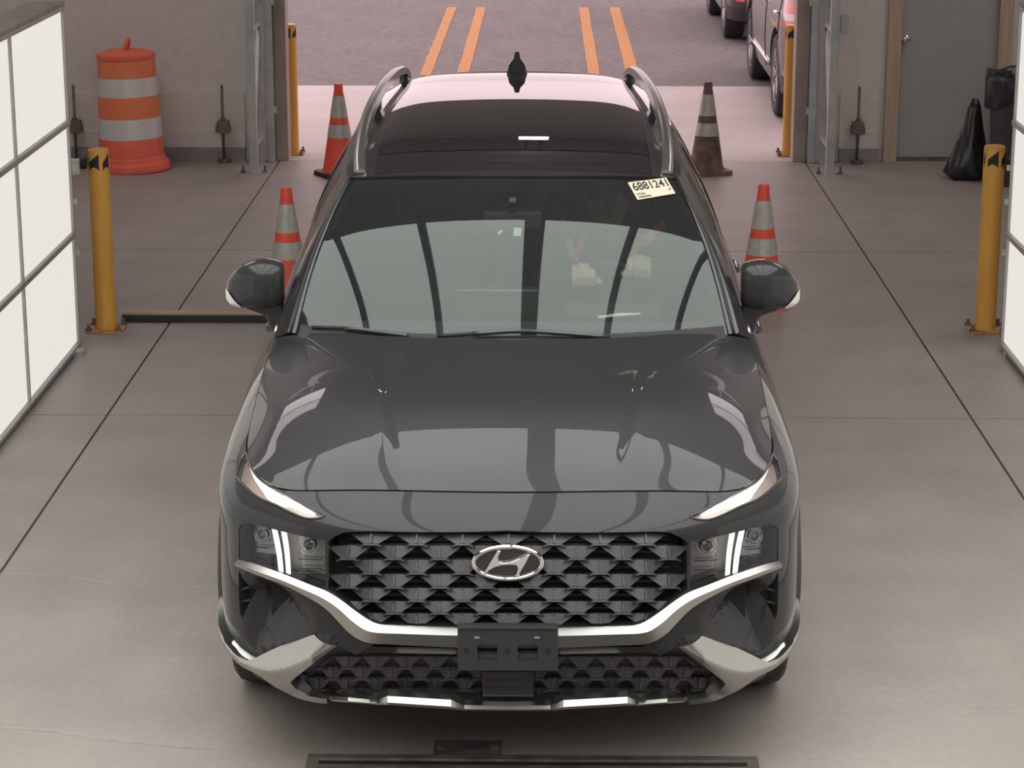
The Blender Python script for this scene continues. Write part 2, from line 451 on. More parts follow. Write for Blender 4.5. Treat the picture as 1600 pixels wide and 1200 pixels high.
# walls, ceiling
WY0, WY1, XL, XR = 18.42, 18.60, -2.15, 2.07
def struct(mb, name, m, label):
    o = mb.build(name, m); tag(o, label, name.split('_')[0], kind='structure'); return o
wl = struct(MB().box(-6, XL - .02, WY0, WY1, 0, 5), 'wall_back_left', M_WALL, 'grey painted back wall left of the bay door')
DX0, DX1 = 2.745, 3.655
wr = struct(MB().box(XR + .02, DX0 - .02, WY0, WY1, 0, 5).box(DX1 + .02, 6, WY0, WY1, 0, 5).box(DX0 - .02, DX1 + .02, WY0, WY1, 2.15, 5), 'wall_back_right', M_WALL, 'grey painted back wall right of the bay door')
struct(MB().box(XL - .02, XR + .02, WY0, WY1, 3.1, 5), 'wall_header', M_WALL, 'wall above the bay door opening')
struct(MB().box(-6.2, -6, -3, 18.6, 0, 5), 'wall_left', M_WALL, 'left wall of the inspection bay')
struct(MB().box(6, 6.2, -3, 18.6, 0, 5), 'wall_right', M_WALL, 'right wall of the inspection bay')
struct(MB().box(-6.2, 6.2, -3.2, -3, 0, 5), 'wall_front', M_WALL, 'front wall behind the camera')
ceil = struct(MB().box(-6.2, 6.2, -3.2, 18.6, 5, 5.15), 'ceiling', M_CEIL, 'dark ceiling of the inspection bay')
for k in range(6):
    y = 1.5 + 3.2 * k; mb = MB(); mb.bar((-6, y, 4.92), (6, y, 4.92), .08, .08); mb.bar((-6, y, 4.45), (6, y, 4.45), .06, .06)
    for i in range(24): mb.bar((-6 + i * .5, y, 4.45 if i % 2 else 4.9), (-5.5 + i * .5, y, 4.9 if i % 2 else 4.45), .03, .03)
    mb.build('roof_truss', M_GALV, ceil)
# wall base: a curb with a pale band above it
for k, (x0, x1, side) in enumerate(((-6, -2.42, 'left'), (2.35, 2.665, 'right'))):
    b = MB().box(x0, x1, 18.33, WY0, 0, .11).build('baseboard_' + side, M_JOINT if False else mat('curb_concrete', (.24, .225, .215), .8, var=.15)); tag(b, 'low dark curb along the foot of the %s back wall' % side, 'baseboard', kind='structure')
    MB().box(x0, x1, 18.375, WY0, .11, .24).build('ledge', M_WALL, b)
    MB().box(x0, x1, 18.40, WY0, .24, .55).build('band', mat('pale_band', (.60, .55, .50), .7, var=.05), b)
# jambs
for k, (x0, x1, side) in enumerate(((XL - .02, XL + .075, 'left'), (XR - .085, XR + .02, 'right'))):
    o = MB().box(x0, x1, WY0 - .02, WY1 + .01, 0, 3.1).build('trim_%d' % (k + 1), M_JAMB, None, bevel=.004); tag(o, 'worn brown jamb board on the %s of the bay opening' % side, 'door jamb', kind='structure')

# door tracks and braced guard frames either side of the opening
def guard_frame(sx, label):
    x = -2.275 if sx < 0 else 2.205
    r = empty('guard_frame', (x, 17.76, 0)); tag(r, label, 'steel frame', 'braced steel guard frames beside the bay door')
    H = 3.2
    MB().box(-.032, .032, -.03, .03, .012, H).build('front_post', M_GALV, r, bevel=.003)
    MB().box(-.022, .022, .50, .54, 0, H).build('rear_post', M_GALV, r, bevel=.003)
    p = MB().box(-.11, .11, -.06, .06, 0, .012).build('foot_plate', M_GALV, r)
    for bx in (-.085, .085):
        MB().lathe([(.009, .012), (.009, .065)], 8, (bx, 0, 0)).lathe([(.02, .012), (.02, .026)], 6, (bx, 0, 0)).build('anchor_bolt', M_RUST, p)
    for z in (.22, 1.12, 2.05, 3.0):
        MB().bar((0, .0, z), (0, .50, z), .04, .04).build('cross_rail', M_GALV, r)
    for z0, z1 in ((.22, 1.12), (1.12, 2.05), (2.05, 3.0)):
        MB().bar((0, .03, z0 + .03), (0, .52, z1 - .03), .028, .028).build('brace', M_GALV, r)
    t = empty('door_track', (-2.205 if sx < 0 else 2.125, 18.37, 0))
    MB().box(-.03, .03, -.04, .05, 0, 3.1).build('channel', M_GALV, t, bevel=.003)
    for z in (.42, 1.28): MB().box(-.055, .055, -.047, -.038, z - .03, z + .03).build('clip', M_GALV, t)
    tag(t, 'grey vertical steel door track on the %s of the bay opening' % ('left' if sx < 0 else 'right'), 'door track', 'door tracks')
    return r
guard_frame(-1, 'galvanised braced frame bolted to the floor left of the bay opening')
gR = guard_frame(1, 'galvanised braced frame bolted to the floor right of the bay opening')
MB().box(.045, .10, -.03, .03, 1.10, 1.24).build('latch_box', M_GALV, gR, bevel=.004)

# passage door
d = empty('door_1', ((DX0 + DX1) / 2, WY0 + .06, 0)); tag(d, 'plain grey passage door with a round knob in brown wood trim', 'door', kind='structure')
w = (DX1 - DX0) / 2
MB().box(-w + .03, w - .03, -.022, .022, .03, 2.1).build('door_leaf', M_DOORP, d, bevel=.003)
MB().box(-w, w, -.04, .05, 0, .028).build('threshold', M_RUST, d)
kb = MB().lathe([(.035, -.022), (.035, -.030), (.014, -.033), (.014, -.055), (.028, -.06), (.033, -.075), (.026, -.088), (.005, -.09)], 20, (-w + .11, 0, .985), 'y').build('door_knob', M_CHROME, d, smooth=True)
for sx in (-1, 1): MB().box(sx * (w - .015) - .055, sx * (w - .015) + .055, -.10, -.045, 0, 2.2).build('casing', M_WOOD, d, bevel=.004)
MB().box(-w - .05, w + .05, -.10, -.045, 2.1, 2.2).build('casing', M_WOOD, d)

# rods on brackets on the back wall
for k, (px, py, lab) in enumerate(((118, 215, 'thin steel rod standing in a wall bracket left of the striped drum'), (349, 218, 'thin steel rod standing in a wall bracket right of the striped drum'), (1340, 214, 'thin steel rod standing in a wall bracket beside the passage door'))):
    P = at_y(px, py, 18.3); x = P.x
    r = empty('wall_rod', (x, 18.36, 0)); tag(r, lab, 'steel rod', 'steel rods on the back wall')
    MB().lathe([(.011, .03), (.011, .62)], 10, (0, -.06, 0)).build('rod', M_RUST, r, smooth=True)
    MB().box(-.055, .055, -.10, .0, .245, .30).box(-.045, .045, -.09, -.0, .30, .335).build('bracket', M_RUST, r, bevel=.004)
    MB().lathe([(.022, .335), (.022, .36)], 6, (0, -.06, 0)).build('nut', M_RUST, r)
    MB().lathe([(.05, .0), (.05, .03)], 12, (0, -.06, 0)).build('foot', M_RUST, r)

# yellow bollards
def bollard(x, y, h, r, label, group, clamp=0, slanted=True):
    o = empty('bollard', (x, y, 0)); tag(o, label, 'bollard', group)
    MB().lathe([(r, .012), (r, h - .02), (r * .985, h - .006), (r * .9, h)], 28).build('post', M_YEL, o, auto=.6)
    p = MB().box(-r * 1.75, r * 1.75, -r * 1.6, r * 1.6, 0, .012).build('base_plate', mat('worn_yellow_plate', (.42, .22, .09), .6, var=.3, scale=12), o, bevel=.002)
    for sx in (-1, 1):
        for sy in (-1, 1):
            MB().lathe([(.010, .012), (.010, .05)], 8, (sx * r * 1.45, sy * r * 1.3, 0)).lathe([(.018, .012), (.018, .026)], 6, (sx * r * 1.45, sy * r * 1.3, 0)).build('anchor_bolt', M_RUST, p)
    # black warning band cut with slanting ends near the top
    mb = MB()
    for a0, a1 in ((-2.35, -1.35), (-1.0, -.25), (-2.95, -2.7)):
        n = 10
        for i in range(n):
            t0, t1 = a0 + (a1 - a0) * i / n, a0 + (a1 - a0) * (i + 1) / n
            def zz(t):
                q = (t - a0) / (a1 - a0); return h - .02 - .05 * (1 - q) - .0, h - .115 + .02 * math.sin(q * 3.1)
            for t, tt in ((t0, t1),):
                za, zb = zz(t), zz(tt); R = r + .0015
                mb.add([(R * math.cos(t), R * math.sin(t), za[1]), (R * math.cos(tt), R * math.sin(tt), zb[1]), (R * math.cos(tt), R * math.sin(tt), zb[0]), (R * math.cos(t), R * math.sin(t), za[0])], [(0, 1, 2, 3)])
    if slanted: mb.build('black_band', M_RUBBER, o)
    return o
bollard(-2.475, 12.60, 1.03, .058, 'yellow steel bollard bolted down beside the left light box', 'inner yellow bollards')
bollard(2.478, 12.66, 1.05, .058, 'yellow steel bollard bolted down beside the right light box', 'inner yellow bollards')
bollard(-2.078, 18.72, 1.06, .055, 'yellow steel bollard outside the left jamb of the bay opening', 'outer yellow bollards')
bollard(1.985, 18.72, 1.06, .055, 'yellow steel bollard outside the right jamb of the bay opening', 'outer yellow bollards')

# light boxes along both sides of the lane
def light_wall(sx, x, yend, label):
    r = empty('light_wall', (x, yend, 0)); tag(r, label, 'light box', 'side light boxes')
    PW, PH, Z0 = 1.235, .605, .03; N = 6; fr = .022; dx = sx * .16
    L = N * PW
    MB().box(min(.012 * sx, dx), max(.012 * sx, dx), -L, 0, Z0, Z0 + 3 * PH).build('housing', mat('box_housing', (.20, .18, .16), .6, var=.15), r)
    MB().box(min(-.02 * sx, dx * 1.05), max(-.02 * sx, dx * 1.05), -L - .01, .012, Z0 + 3 * PH, Z0 + 3 * PH + .035).build('top_cap', mat('box_cap', (.26, .235, .205), .6, var=.2), r, bevel=.004)
    for i in range(N):
        for j in range(3):
            y1 = -i * PW - fr * .5; y0 = -(i + 1) * PW + fr * .5; z0 = Z0 + j * PH + fr * .6; z1 = Z0 + (j + 1) * PH - fr * .6
            MB().box(min(0, .012 * sx), max(0, .012 * sx), y0, y1, z0, z1).build('diffuser', M_BOXW, r)
    for j in range(4):
        zc = Z0 + j * PH; hh = .03 if j in (1, 2) else .02
        a, b = sorted((-.022 * sx, .014 * sx))
        MB().box(a, b, -L, .0, zc - hh / 2, zc + hh / 2).build('rail', M_ALU, r, bevel=.003)
    for i in range(N + 1):
        a, b = sorted((-.014 * sx, .0135 * sx)); yc = -i * PW
        MB().box(a, b, yc - fr * .4, yc + fr * .4, Z0, Z0 + 3 * PH).build('mullion', M_ALU, r)
    for i in range(4):
        a = -i * 2 * PW - .12
        MB().box(sx * .02 - .04, sx * .02 + .08, a - .06, a + .02, 0, .028).build('foot', M_GALV, r)
    for z in (.52, .80, .985):
        q = MB()
        q.box(sx * .03 - .012, sx * .03 + .012, .01, .10, z - .02, z + .02)
        q.lathe([(.034, -.012), (.034, .012)], 16, (sx * .03, .125, z), 'x')
        q.bar((sx * .03 - sx * .05, .07, z), (sx * .03, .07, z), .02, .03)
        q.build('hinge_clip', M_WHITEPL, r, bevel=.003)
    return r
light_wall(-1, -2.552, 12.17, 'white glowing light box wall along the left of the lane')
light_wall(1, 2.50, 12.24, 'white glowing light box wall along the right of the lane')
# an arm-mounted camera head on each inner bollard
for sx, x, y, lab in ((-1, -2.475, 12.60, 'small dark sensor clamped beside the left inner bollard top'), (1, 2.478, 12.66, 'small dark sensor clamped beside the right inner bollard top')):
    s = empty('sensor', (x + sx * .062, y, .955)); tag(s, lab, 'sensor', 'bollard sensors')
    MB().lathe([(.034, .002), (.034, .045), (.026, .06)] if sx > 0 else [(.034, -.002), (.034, -.045), (.026, -.06)], 16, (0, -.03, 0), 'x').build('sensor_body', M_RUBBER, s)
    MB().box(min(sx * .03, sx * .09), max(sx * .03, sx * .09), -.10, -.05, -.055, .03).build('bracket', M_WHITEPL, s, bevel=.006)

# overhead light boxes hung over the lane: their glow is what the hood and windshield mirror
TZ, TY0, TN, TL = 3.75, .1, 4, 2.25
XB = [-3.1, -2.03, -1.0, .05, 1.03, 2.05, 3.1]
for i in range(6):
    for j in range(TN):
        x0, x1 = XB[i] + (.09 if i == 3 else .045), XB[i + 1] - (.09 if i == 2 else .045)
        o = empty('overhead_light', ((x0 + x1) / 2, TY0 + j * TL + TL / 2, TZ)); hw, hl = (x1 - x0) / 2, TL / 2 - .012
        tag(o, 'overhead fluorescent light box above the lane, seen mirrored in the hood', 'ceiling light', 'overhead light boxes')
        MB().box(-hw, hw, -hl, hl, .02, .14).build('housing', M_ALU, o)
        MB().box(-hw + .002, hw - .002, -hl + .002, hl - .002, 0, .02).build('diffuser', M_TOPW, o)
        for sy in (-1, 1): MB().bar((0, sy * hl * .7, .14), (0, sy * hl * .7, 5.0 - TZ), .012).build('hanger', M_GALV, o)
for i in range(7):
    o = MB().box(XB[i] - (.085 if i == 3 else .04), XB[i] + (.085 if i == 3 else .04), TY0 - .1, TY0 + TN * TL + .1, TZ - .03, TZ + .14).build('light_beam', mat('beam_dark', (.05, .05, .05), .6), None)
    tag(o, 'dark beam carrying the overhead light boxes', 'beam', 'overhead beams')

# flood light under the header, mirrored in the roof glass and the hood
fl = empty('flood_light', (-.06, 15.6, 4.02)); tag(fl, 'rectangular flood light hung from the ceiling near the bay door', 'ceiling light')
MB().box(-.13, .13, -.04, .04, -.10, .10).build('housing', M_GALV, fl)
MB().box(-.12, .12, -.045, -.04, -.09, .09).build('lamp_face', mat('flood_face', (.9, .9, .9), .5, emit=(1, .9, .82), estr=9.), fl)
for sx in (-.06, .06): MB().bar((sx, .0, .10), (sx, .0, .98), .02).build('hanger', M_RUBBER, fl)

# floor bar
b = empty('floor_bar', (0, 0, 0)); tag(b, 'low black floor bar with tan top edge left of the car', 'floor bar')
MB().box(-2.42, -1.15, 12.78, 12.86, 0, .042).build('bar_body', M_RUBBER, b, bevel=.004)
MB().box(-2.42, -1.15, 12.80, 12.875, .042, .052).build('top_edge', M_TAN, b)

# pit frame in front of the car
p = empty('floor_pit_cover', (-.035, 6.2, 0)); tag(p, 'steel framed pit cover let into the floor before the bumper', 'pit cover')
MB().box(-.72, .72, .585, .625, 0, .012).box(-.72, -.68, -.6, .585, 0, .012).box(.68, .72, -.6, .585, 0, .012).build('frame', M_RUST, p, bevel=.003)
MB().box(-.68, .68, -.6, .585, 0, .004).build('cover_plate', M_VOID, p)
for k in range(16): MB().box(-.68, .68, .53 - k * .07, .55 - k * .07, .004, .009).build('grate_bar', M_RUST, p)
h = empty('hinge_plate', (-.245, 6.885, 0)); tag(h, 'small bolted steel plate on the floor at the pit edge', 'metal plate')
MB().box(-.11, .11, -.055, .065, 0, .006).build('plate', M_RUST, h, bevel=.002)
for sx in (-1, 1): MB().lathe([(.014, .006), (.014, .012), (.006, .015)], 10, (sx * .085, .0, 0)).build('bolt', M_RUST, h)

# traffic cones
def cone(x, y, rz, label, dirty=False, base_black=True):
    o = empty('traffic_cone', (x, y, 0), rz); tag(o, label, 'traffic cone', 'traffic cones around the car')
    body = M_CONEDIRT if dirty else M_ORANGE
    bm_ = mat('dirty_cone_base', (.16, .10, .08), .8, var=.4) if dirty else (M_RUBBER if base_black else M_ORANGE)
    H = .71; R = lambda z: .135 - .108 * (z - .03) / (H - .03)
    MB().prism([(-.17, -.13), (-.13, -.17), (.13, -.17), (.17, -.13), (.17, .13), (.13, .17), (-.13, .17), (-.17, .13)], lambda a, b: (a, b, .0), lambda a, b: (a * .96, b * .96, .032)).build('base', bm_, o)
    zs = [.03, .05, .2, .35, .5, .66, .695, .70]
    pr = [(R(z) + (.012 if z < .04 else 0), z) for z in zs[:-2]] + [(R(.66) * .97, .70), (R(.66) * .8, .712), (R(.66) * .5, .712)]
    MB().lathe(pr, 28).build('cone_body', body, o, auto=.9)
    for z0, z1 in ((.30, .40), (.455, .62)):
        MB().lathe([(R(z0) + .0025, z0), (R(z1) + .0025, z1)], 28, cap=False).build('reflective_collar', M_COLLAR, o, smooth=True)
    return o
c = at_z(450, 478); cone(-1.505, 13.18, .1, 'orange and white cone behind the left door mirror')
cone(-1.60, 17.72, .5, 'orange and white cone farther back on the left with black base')
cone(1.275, 13.33, -.2, 'orange and white cone with orange base behind the right door mirror', base_black=False)
cone(1.255, 17.85, .35, 'dirty brown cone far back on the right with pale collars', dirty=True)

# striped drum
dr = empty('traffic_drum', (-3.262, 17.98, 0)); tag(dr, 'orange and silver banded traffic drum by the left back wall', 'traffic drum')
dr.rotation_euler = (0, -.02, 0)
def drum_part(n, prof, m): return MB().lathe(prof, 36, cap=False).build(n, m, dr, auto=.7)
drum_part('foot_skirt', [(.02, .002), (.295, .002), (.30, .02), (.29, .06), (.268, .075), (.262, .11), (.255, .115)], M_DRUMR)
drum_part('lower_band', [(.252, .11), (.25, .25), (.246, .26)], M_DRUMR)
drum_part('reflective_band', [(.249, .26), (.245, .42)], mat('drum_silver', (.68, .66, .63), .4, .2, var=.06, scale=40))
drum_part('middle_band', [(.242, .42), (.238, .59)], M_DRUM)
drum_part('reflective_band', [(.237, .59), (.232, .735)], MATS['drum_silver'])
drum_part('upper_band', [(.228, .735), (.222, .875)], M_DRUM)
MB().lathe([(.226, .872), (.23, .885), (.226, .91), (.15, .935), (.06, .945), (.001, .946)], 36, cap=False).build('lid', M_DRUMR, dr, auto=.8)
MB().tube([(-.005, -.0, .93)] + [(.005 + .02 * math.sin(t), 0.06 * math.cos(t) * -1 + .0, .945 + .075 * math.sin(t)) for t in np.linspace(.1, 3.04, 12)] + [(.0, .06, .93)], .017, 10).build('handle', M_DRUMR, dr, smooth=True)

# bin
tb = empty('trash_can', (3.60, 17.42, 0)); tag(tb, 'dark plastic trash can lined with a black bag by the door', 'trash can')
MB().lathe([(.20, 0), (.21, .02), (.25, .80), (.265, .80), (.265, .83), (.24, .83), (.2, .06)], 28, cap=False).lathe([(.205, .03), (.001, .03)], 28, cap=False).build('bin_body', M_BIN, tb, auto=.6)
random.seed(4); mb = MB(); n = 48; vs = []; prof = [(.225, .70), (.24, .845), (.27, .855), (.288, .80), (.285, .72), (.275, .66)]
for i, (r_, z_) in enumerate(prof):
    for k in range(n):
        t = 2 * math.pi * k / n; w_ = .010 * math.sin(7 * t + i) + .008 * math.sin(13 * t + 2 * i)
        vs.append(((r_ + w_) * math.cos(t), (r_ + w_) * math.sin(t), z_ + (.03 * math.sin(3 * t + 1) if i > 3 else .012 * math.sin(5 * t)) - (.05 * max(0, math.cos(t - 3.4)) if i > 3 else 0)))
mb.add(vs, [(i * n + k, i * n + (k + 1) % n, (i + 1) * n + (k + 1) % n, (i + 1) * n + k) for i in range(len(prof) - 1) for k in range(n)])
mb.build('bag_rim', M_BAG, tb, smooth=True)
# a full bag slumped beside the bin
mb = MB(); n = 30; vs = []; pr = [(.02, .62), (.05, .55), (.07, .42), (.11, .28), (.15, .14), (.17, .05), (.12, .0)]
for i, (r_, z_) in enumerate(pr):
    for k in range(n):
        t = 2 * math.pi * k / n; w_ = 1 + .10 * math.sin(5 * t + i * 1.3) + .06 * math.sin(9 * t - i)
        vs.append((r_ * w_ * math.cos(t) + .06 * (z_), r_ * w_ * math.sin(t) * .8, z_))
mb.add(vs, [(i * n + k, i * n + (k + 1) % n, (i + 1) * n + (k + 1) % n, (i + 1) * n + k) for i in range(len(pr) - 1) for k in range(n)] + [tuple(range(n)), tuple(range((len(pr) - 1) * n, len(pr) * n))])
bg = mb.build('garbage_bag', M_BAG, None, smooth=True); bg.location = (3.245, 17.62, 0); tag(bg, 'slumped black garbage bag leaning on the trash can', 'garbage bag')

# unseen fill panels added over the rear corners to brighten the back wall
for k, (x, y) in enumerate(((-4.3, 15.4), (4.3, 15.4))):
    o = empty('fill_panel', (x, y, 4.86)); tag(o, 'added unseen fill panel over the %s rear corner of the bay' % ('left', 'right')[k], 'ceiling light', 'added rear fill panels')
    MB().box(-1.05, 1.05, -2.05, 2.05, .03, .14).build('housing', M_ALU, o)
    MB().box(-1., 1., -2., 2., 0, .03).build('diffuser', mat('fill_emitter', (.5, .5, .5), .6, emit=(1, .93, .91), estr=2.5), o)
# ================================================================== the car
car = empty('car', CAR_LOC, CAR_ROT)
tag(car, 'dark grey SUV with patterned grille and silver bumper trim facing the camera', 'car')

# --- belt: fascia, fenders, doors, rear as one surface (half net, mirrored)
PLAN = [(0, 0), (.25, .008), (.5, .045), (.65, .09), (.78, .165), (.87, .25), (.915, .37), (.94, .58), (.95, .95), (.95, 1.5), (.95, 2.3), (.95, 3.1),
        (.95, 3.75), (.93, 4.3), (.86, 4.58), (.66, 4.72), (.35, 4.775), (0, 4.785)]
TOP = [(0, .12, .935), (.25, .126, .936), (.5, .158, .928), (.62, .18, .919), (.72, .235, .912), (.79, .33, .923), (.84, .5, .936), (.858, .7, .962), (.865, 1.1, 1.02),
       (.865, 1.6, 1.06), (.885, 2.3, 1.085), (.885, 3.1, 1.11), (.87, 3.75, 1.14), (.83, 4.25, 1.165), (.76, 4.5, 1.17), (.60, 4.6, 1.17), (.32, 4.64, 1.17), (0, 4.65, 1.17)]
R5 = [(0, .03, .847), (.25, .04, .85), (.5, .08, .853), (.65, .125, .852), (.77, .19, .852), (.855, .275, .855), (.905, .40, .865), (.93, .6, .885), (.938, .98, .915),
      (.934, 1.5, .96), (.93, 2.3, .98), (.93, 3.1, 1.0), (.925, 3.75, 1.02), (.90, 4.3, 1.03), (.83, 4.56, 1.03), (.64, 4.70, 1.03), (.34, 4.75, 1.03), (0, 4.76, 1.03)]
ROWZ = [.215, .32, .45, .60, .745]; ROWY = [.085, .04, .012, 0., .008]; ROWX = [.955, .985, 1, 1, .998]
half = []
for c, (x, y) in enumerate(PLAN):
    col = []
    for z, yo, xs in zip(ROWZ, ROWY, ROWX):
        fy = yo if c < 6 else yo * max(0, 1 - (c - 5) / 3) if c < 13 else -yo * .6
        zz = z if c < 6 or c > 12 else z + (.745 - z) * 0.0 + (.03 if z > .7 and 8 < c < 13 else 0)
        dx = (-.02 if (8 < c < 12 and .4 < z < .65) else 0)
        col.append((x * xs + dx, y + fy, zz))
    col.append(R5[c]); col.append(TOP[c]); half.append(col)
half = np.array(half)
neg = half[1:][::-1] * np.array([-1, 1, 1])
belt = Patch(np.concatenate([neg, half]))
NC = len(PLAN) - 1
def BU(c):  # knot of half column c, fractions allowed
    k = belt.ku[NC:]; return float(np.interp(c, np.arange(NC + 1), k))
V0, V1 = belt.kv[0], belt.kv[-1]
FR = (-BU(6.1), BU(6.1))          # fascia range
LS = (-BU(13), -BU(5)); RS = (BU(5), BU(13))
def fpx(pts): return belt.inv('px', np.asarray(pts, float), FR)

# --- traced outlines, left half of the picture
GR = [(800, 829), (560, 829), (540, 831), (524, 838), (513, 846), (513, 920), (535, 935), (556, 953), (577, 968), (594, 974), (640, 977), (800, 979.5)]
LAMP = [(373, 828), (376, 820), (384, 816.5), (420, 825), (452, 833), (489, 841.5), (508.5, 844), (508.5, 921), (487, 914), (447, 898), (410, 885.5), (393, 879.5), (373, 873.5)]
D_UP = crv([(383, 699), (387, 712), (393, 731), (404, 745), (420, 759), (441, 769), (465, 783), (489, 796), (508.5, 805)], 4)
D_LO = crv([(508.5, 805), (500, 809.5), (479, 810), (455, 801), (431, 789), (407, 779), (388, 765), (375, 751), (370.5, 744), (373, 731), (379, 712), (383, 699)], 3)
DRL = np.vstack([D_UP, D_LO[1:-1]])
VENT = [(373, 890), (384, 912), (391, 928), (385, 947), (379, 967), (375, 958), (373, 925)]
S_LOW = crv([(366, 1003), (374, 1013.5), (392, 1032), (419, 1047)], 4)
OPEN_TOP = [(450, 1048), (495, 1026), (528, 1008), (556, 1024), (584, 1007), (612, 1005), (800, 1011)]

uB = BU(6.72); GAP = .0025
uv_gr = fpx(GR); uv_gr[[0, -1], 0] = 0
gr_full = np.vstack([uv_gr, mir(uv_gr)[1:-1]])
def snap(uv, tol=.014): uv = uv.copy(); uv[:, 1] = np.where(uv[:, 1] > V1 - tol, V1, uv[:, 1]); return uv
lamp_l, vent_l = fpx(LAMP), fpx(VENT)
drl_l = fpx(DRL)
bl = np.vstack([fpx(S_LOW), fpx(OPEN_TOP)]); bl[-1, 0] = 0
bl = np.vstack([[(-uB, bl[0, 1] + .05)], bl])
low_full = np.vstack([bl, mir(bl)[1:]])     # left to right lower edge of the painted bumper
# painted bumper: top edge follows the hood shut line, with the two upper lamps let in
outer = np.vstack([low_full, [(uB, V1 - .10)], [(uB, V1 - .002)], [(u, V1 - .002) for u in np.linspace(uB, -uB, 90)[1:-1]], [(-uB, V1 - .002)], [(-uB, V1 - .10)]])
def shrink_top(p): p = p.copy(); p[:, 1] = np.minimum(p[:, 1], V1 - .006); return p
drl_h = shrink_top(drl_l)
_cl = np.array([(371.5, 884), (393, 893), (420, 903), (447, 913), (487, 933.5), (511, 949), (532, 970), (548, 986)])
_fo = np.array([(371.5, 918), (389, 924), (425, 941), (461, 971), (489, 992), (505, 1003), (548, 1010)])
_ar = np.array([(371.5, 1002), (384.5, 1013), (401, 1020), (440, 1008), (491, 996), (510, 1008), (548, 1016)])
def cheek(uv):
    """scooped cheeks of the bumper: the paint runs in below the moulding and back out above the silver trim"""
    q = np.asarray(uv, float).copy(); q[:, 0] = -abs(q[:, 0]); P = car_pix(belt.ev(q[:, 0], q[:, 1])); x, y = P[:, 0], P[:, 1]
    yc, yf, ya = (np.interp(x, k[:, 0], k[:, 1]) for k in (_cl, _fo, _ar))
    s1 = np.clip((y - yc) / (yf - yc), 0, 1); s2 = 1 - np.clip((y - yf) / np.maximum(ya - yf, 3), 0, 1)
    w = np.clip((x - 380) / 26, 0, 1) * np.clip((520 - x) / 30, 0, 1); w = w * w * (3 - 2 * w)
    return -np.clip(.0013 * (ya - yf), 0, .09) * w * np.where(y < yf, s1 * s1 * (3 - 2 * s1) * np.where(y > yc, 1, 0), s2)
bumper = panel('front_bumper', belt, outer, [gr_full, lamp_l, mir(lamp_l), vent_l, mir(vent_l), drl_h, mir(drl_h)], M_PAINT, car, off=cheek, rim=.05, step=.02)
# black valance behind the silver trim
vb = np.vstack([[(-uB, V0)], [(uB, V0)], low_full[::-1]])
valance = panel('lower_valance', belt, vb, [], M_PLASTIC, car, off=-.035, rim=.02, step=.03)
# side supports of the bumper, below the paint at the corners
panel('grille_backing', belt, gr_full, [], M_VOID, car, off=-.085, rim=0, step=.05)

# --- grille cells
def clip_poly(poly, clip):
    """convex clip, picture pixels"""
    out = [np.array(p, float) for p in poly]; area = sum(clip[i - 1][0] * clip[i][1] - clip[i][0] * clip[i - 1][1] for i in range(len(clip))); sg = 1 if area > 0 else -1
    for i in range(len(clip)):
        a, b = np.array(clip[i - 1], float), np.array(clip[i], float); e = b - a; res = []
        side = lambda p: sg * (e[0] * (p[1] - a[1]) - e[1] * (p[0] - a[0]))
        for j in range(len(out)):
            p, q = out[j - 1], out[j]; sp, sq = side(p), side(q)
            if (sp >= 0) != (sq >= 0): res.append(p + (q - p) * sp / (sp - sq))
            if sq >= 0: res.append(q)
        out = res
        if len(out) < 3: return []
    return out
GCX = 794.5
gclip = [(GCX - 281, 922), (GCX - 281, 847), (GCX - 268, 838), (GCX - 236, 830), (GCX + 236, 830), (GCX + 268, 838), (GCX + 281, 847), (GCX + 281, 922), (GCX + 217, 968), (GCX + 200, 974), (GCX, 979), (GCX - 200, 974), (GCX - 217, 968)]
grille = empty('grille', (0, 0, 0), 0, car)
rows_y = [832, 854.5, 877, 899.5, 921.5, 942.5, 962, 981]
CWX = 71.8
def lift_px(pts, off, ur=FR):
    uv = belt.inv('px', pts, ur); return belt.lift(uv, off)
DEEP, PROUD = -.026, -.008
